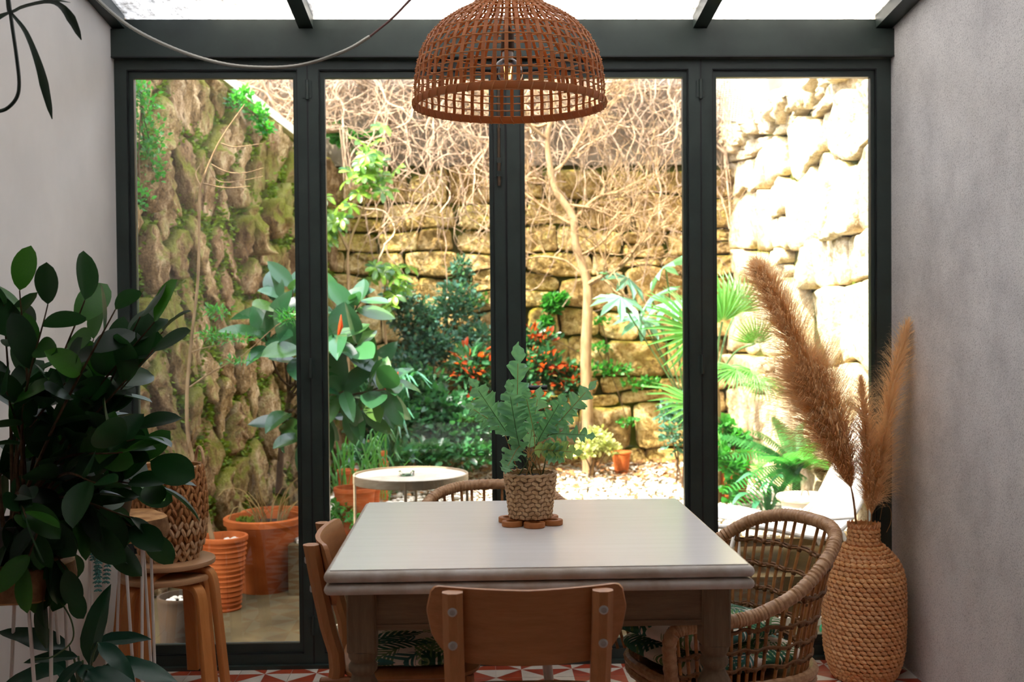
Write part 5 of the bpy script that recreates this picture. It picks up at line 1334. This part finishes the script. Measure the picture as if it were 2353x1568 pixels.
shrub('small grey-green bush under the palm leaves', 'grey_green_bush', gb_(1550, 2.8), 0, M['leaf_bluegreen'], [(1550, 1000, 2.8, .1, .12, .1), (1535, 950, 2.9, .1, .08, .1), (1580, 950, 2.8, .1, .12, .1)], 520, .04, .011, 5)
def climber(label, blobs, n, l, wd, seed, mat='leaf_ivy'):
    c = V(*blobs[0][:3]); t = thing('ivy', label, 'climber', c); Rr = random.Random(seed)
    for b in blobs: MB().tube(curve([c, c.lerp(V(*b[:3]), .5)+rv(Rr, .02), V(*b[:3])+Vector((.01, 0, -.02))], 8), .003, 5).build('stem', M['bark_dark'], t)
    foliage('foliage', M[mat], t, blobs, n, l, wd, seed)
climber('bright green ivy patch on the sunlit wall beside the bare tree', [(1270, 700, YW-.13, .08, .09, .04), (1255, 750, YW-.13, .06, .08, .04), (1290, 690, YW-.13, .06, .05, .04), (1262, 775, YW-.13, .04, .05, .04)], 420, .045, .02, 1)
climber('low green weeds growing along the joints of the stone wall', [(1400, 850, YW-.12, .25, .06, .04), (1480, 880, YW-.12, .2, .05, .04), (1440, 970, YW-.12, .1, .04, .04), (1370, 800, YW-.12, .15, .04, .04), (1100, 690, YW-.12, .1, .05, .04), (1380, 740, YW-.12, .1, .04, .03)], 520, .035, .013, 2)
def onleft(px, py):      # point on the face of the left wall
    d = ray(px, py); t = (LA-CAM).dot(LN)/d.dot(LN); return CAM+d*t
def lblob(px, py, rx, rz): p = onleft(px, py); return (px, py, p.y-.12, rx, rz, .06)
climber('fresh green ivy hanging down the shaded end of the mossy wall', [lblob(325, 240, .10, .12), lblob(340, 320, .11, .16), lblob(350, 390, .09, .1), lblob(318, 450, .07, .1), lblob(315, 200, .08, .06)], 800, .026, .008, 3)
climber('small fern-like climber near the sloping top of the mossy wall', [lblob(545, 235, .06, .06), lblob(590, 260, .08, .07), lblob(610, 295, .06, .05), lblob(560, 215, .05, .04)], 380, .035, .011, 4)
climber('leafy climber above the variegated umbrella plant on the wall', [(800, 325, YW-.14, .10, .06, .04), (855, 320, YW-.14, .06, .06, .04), (770, 300, YW-.14, .05, .05, .04)], 200, .055, .024, 5)
climber('light green climbing leaves around the tall terracotta pot', [(1690, 1010, 2.1, .09, .08, .08), (1660, 1050, 2.0, .06, .07, .06), (1690, 1080, 1.95, .08, .07, .06), (1665, 980, 2.1, .06, .05, .06), (1680, 1130, 1.95, .05, .05, .05)], 420, .05, .018, 6)
climber('trailing ground cover at the left end of the gravel', [(790, 1165, 1.3, .08, .05, .1), (770, 1200, 1.25, .05, .05, .08), (815, 1190, 1.25, .06, .04, .08)], 420, .025, .008, 7)

# moss cushions in the joints of the left wall
R = random.Random(12); mb = MB()
for poly in voronoi([(a, b) for a, b, _ in pts_l], (.4, LL+.02, 0, 3.0), .58, .002):
    for (u, v) in poly:
        if u < .6 or R.random() < .35 or v > ztop(u)-.1: continue
        c = LA+LU*u+LW*v+LN*.055
        for k in range(26):
            q = Vector((R.gauss(0, .035), R.gauss(0, .05))); small_leaf(mb, c+LU*q.x+LW*q.y+LN*R.uniform(-.02, .02), LN+rv(R, .8), rv(R), R.uniform(.018, .035), R.uniform(.006, .011))
tag(mb.build('moss', M['moss'], wlft), kind='stuff')

# ------------------------------------------------------------------ palms, fatsia, ferns, grasses
def fan_mesh(n, Rr_, spread, seed):
    Rr = random.Random(seed); mb = MB()
    for k in range(n):
        a = lerp(-spread, spread, k/(n-1)); d = Vector((math.sin(a), math.cos(a), 0)); s = Vector((d.y, -d.x, 0)); l = Rr_*(1-.18*abs(a)/spread)*Rr.uniform(.9, 1.05); o = len(mb.v); w0 = .5*l*spread/(n-1)
        for t, w_ in ((.04, .05), (.35, 1.), (.7, .8), (1, .06)):
            z = -.28*l*max(0, t-.35)**2*2+(.03*l)*(k % 2)
            for c in (-1, 0, 1): mb.v.append(tuple(d*l*t+s*c*w0*w_+Vector((0, 0, z+abs(c)*w0*.6*w_))))
        for i in range(3):
            for j in range(2): q = o+i*3+j; mb.f.append((q, q+1, q+4, q+3)); mb.m.append(0)
    return mb.mesh('fan', M['leaf_palm'])
FN = [fan_mesh(26, .42, 1.75, 1), fan_mesh(22, .40, 1.35, 2)]
yp = 2.15; pbz = V(1640, 1060, yp)
pm = thing('fan_palm', 'fan palm with spiky rounded leaves at the corner of the garden', 'palm', (pbz.x, yp, GZ-.01))
MB().tube(curve([(pbz.x, yp, .24), (pbz.x+.02, yp, .6), (pbz.x+.01, yp, .95)], 12), [.035, .034, .033, .032, .03, .03, .03, .028, .028, .026, .025, .022, .02], 10).build('trunk', M['bark'], pm)
for k, (hx_, hy_, dy, tx, ty, tdy, nz, mi_, s) in enumerate([(1592, 765, -.1, 1500, 735, -.3, (.1, -1, .5), 0, .85), (1600, 940, -.3, 1490, 905, -.6, (0, -.8, .9), 0, .8), (1690, 720, .1, 1690, 600, .15, (.2, -1, .1), 1, .7), (1735, 790, -.15, 1745, 700, -.25, (.1, -.9, .5), 1, .45), (1725, 850, -.1, 1690, 905, -.35, (0, -.8, .8), 1, .45), (1690, 850, -.3, 1640, 880, -.5, (.1, -.7, .8), 1, .5), (1660, 740, -.05, 1630, 640, -.1, (-.2, -1, .2), 1, .75), (1745, 870, .05, 1790, 915, -.1, (.2, -.8, .7), 1, .5)]):
    h = V(hx_, hy_, yp+dy); e = V(tx, ty, yp+tdy)
    MB().tube(curve([(pbz.x+.01, yp, .93), Vector((pbz.x+.01, yp, .93)).lerp(h, .5)+Vector((0, 0, .06)), h], 12), .006, 6).build('stalk', M['stem_green'], pm)
    place('fan', FN[mi_], frame(h, e-h, Vector(nz), s, s, s), pm)
def fatsia_mesh():
    mb = MB(); n = 8; mb.v.append((0, 0, .02)); out = []
    for k in range(n):
        a = lerp(-2.3, 2.3, k/(n-1)); l = .17*(1-.25*abs(a)/2.3)
        for da, s, z in ((-.24, .5, 0), (-.16, .78, -.01), (0, 1.05, -.045), (.16, .78, -.01), (.24, .5, 0)): out.append((math.sin(a+da)*l*s, math.cos(a+da)*l*s, z))
    mb.v += out
    for i in range(len(out)-1): mb.f.append((0, i+2, i+1)); mb.m.append(0)
    return mb.mesh('leaf', M['leaf_fatsia'])
FM = fatsia_mesh(); yf = 3.1; fb = V(1575, 1060, yf)
fa = thing('fatsia', 'fatsia with large lobed grey-green leaves behind the fan palm', 'plant', (fb.x, yf, GZ))
for k, (px, py, tx, ty) in enumerate([(1440, 645, 1400, 640), (1475, 735, 1450, 770), (1500, 690, 1540, 660), (1425, 690, 1405, 720), (1530, 620, 1560, 580), (1545, 700, 1580, 720)]):
    h = V(px, py, yf-.1*k+.2); e = V(tx, ty, yf-.1*k); MB().tube(curve([(fb.x, yf, GZ), Vector((fb.x, yf, .7)), h], 12), .005, 6).build('stalk', M['stem_green'], fa)
    place('leaf', FM, frame(h, e-h, (0, -.8, .7), 1.25, 1.25, 1.25), fa)
def fern_mesh(L, W, seed):
    Rr = random.Random(seed); mb = MB(); n = 30
    P = [Vector((0, L*t, .30*L*t-.55*L*t*t)) for t in [i/n for i in range(n+1)]]
    mb.tube(P, [lerp(.004, .001, i/n) for i in range(n+1)], 4, cap=False)
    for i in range(3, n):
        t = i/n; w_ = W*math.sin(PI*(t*.82+.16))**.8
        for s in (-1, 1):
            d = Vector((s, .35, -.18)).normalized(); b = P[i]; o = len(mb.v); m = 9
            nrm = Vector((0, -.1, 1)); sd = d.cross(nrm).normalized()
            for k in range(m+1):
                u = k/m; hw = .016*(1-u)**.6*(1.0 if k % 2 else .45); c = b+d*w_*u-Vector((0, 0, .12*w_*u*u)); mb.v += [tuple(c-sd*hw), tuple(c+sd*hw)]
            for k in range(m): mb.f.append((o+2*k, o+2*k+1, o+2*k+3, o+2*k+2)); mb.m.append(0)
    return mb.mesh('frond', M['leaf_fern'])
FE = [fern_mesh(.55, .13, 1), fern_mesh(.55, .11, 2)]
def fern(label, cpx, cpy, y, tips, zb):
    c = V(cpx, cpy, y); t = thing('fern', label, 'fern', (c.x, y, zb))
    for k, (px, py, dy) in enumerate(tips):
        e = V(px, py, y+dy); d = e-c; L = d.length*1.15; dd = d+Vector((0, 0, .22*L)); place('frond', FE[k % 2], frame(c, dd, Vector((0, -.35, 1)), L/.55, max(.75, L/.55), L/.55), t)
    MB().tube([(c.x, y, zb), c], [.03, .02], 8).build('crown', M['bark_dark'], t); return t
fern('large feathery fern arching over the white bucket', 1830, 1085, 2.0, [(1700, 1130, -.35), (1690, 1060, -.2), (1745, 1000, -.1), (1850, 980, .1), (1720, 1160, -.4), (1880, 1020, -.3), (1800, 1150, -.35), (1760, 1090, -.45), (1890, 1080, -.4), (1790, 970, .1), (1660, 1010, 0), (1850, 1060, -.45)], GZ-.01)
def strap(label, name, base, leaves, wd, mat='leaf_strap', cat='plant'):
    t = thing(name, label, cat, base)
    for k, lst in enumerate(leaves): ribbon([V(*p) for p in lst], wd, M[mat], 'leaf', t, (R.uniform(-.3, .3), -.5, 1), .3, 14)
    return t
R = random.Random(9)
b_ = V(1760, 1150, 1.75)
strap('clump of broad strap leaves in front of the fern', 'strap_leaf_plant', (b_.x, 1.75, GZ-.01), [[(1762, 1185, 1.75), (1750, 1120, 1.7), (1725, 1090, 1.6), (1690, 1110, 1.5)], [(1765, 1185, 1.75), (1770, 1120, 1.7), (1790, 1095, 1.65), (1800, 1100, 1.6)], [(1755, 1185, 1.75), (1730, 1140, 1.65), (1700, 1140, 1.55), (1680, 1165, 1.5)], [(1765, 1185, 1.75), (1745, 1150, 1.65), (1735, 1160, 1.55), (1728, 1180, 1.5)], [(1770, 1185, 1.75), (1785, 1130, 1.7), (1765, 1110, 1.6), (1745, 1125, 1.55)], [(1765, 1185, 1.8), (1800, 1120, 1.85), (1830, 1090, 1.85), (1850, 1060, 1.85)]], .018)
b_ = V(930, 1030, 2.2)
lv = []
for k in range(16):
    tx = R.uniform(830, 1010); ty = R.uniform(870, 1000); lv.append([(905+R.uniform(-15, 15), 1060, 2.3), (lerp(905, tx, .2), lerp(1060, ty, .75), 2.25), (lerp(905, tx, .55), ty-25, 2.15), (tx, ty+R.uniform(-5, 25), 2.05)])
strap('arching blue-green sword leaves beside the rubber plant', 'sword_leaf_plant', (V(905, 1060, 2.3).x, 2.3, GZ-.01), lv, .012)
lv = []
for k in range(60):
    bx_ = R.uniform(770, 900); tx = bx_+R.uniform(-70, 80); ty = R.uniform(990, 1110); y = R.uniform(1.5, 2.3); lv.append([(bx_, 1150, y), (lerp(bx_, tx, .3), lerp(1150, ty, .7), y-.03), (lerp(bx_, tx, .7), ty-8, y-.06), (tx, ty+R.uniform(0, 35), y-.1)])
strap('tuft of thin green grass blades left of the round garden table', 'grass_tuft', (V(830, 1150, 1.9).x, 1.9, GZ-.01), lv, .005, 'leaf_grass', 'grass')

# look-alikes that belong together
GROUPS = {'pampas_stem': 'pampas plumes in the woven vase', 'stool': 'stacked bentwood stools', 'rattan_chair': 'rattan tub chairs round the table', 'dining_chair': 'plywood chairs round the table',
          'seat_cushion': 'palm-print seat cushions', 'terracotta_pot': 'terracotta pots in the garden', 'plant_stand': 'log-slice plant stands', 'umbrella_plant': 'variegated umbrella plants', 'ivy': 'climbers on the garden walls'}
for o in bpy.data.objects:
    if o.parent is None and o.name.split('.')[0] in GROUPS: o['group'] = GROUPS[o.name.split('.')[0]]
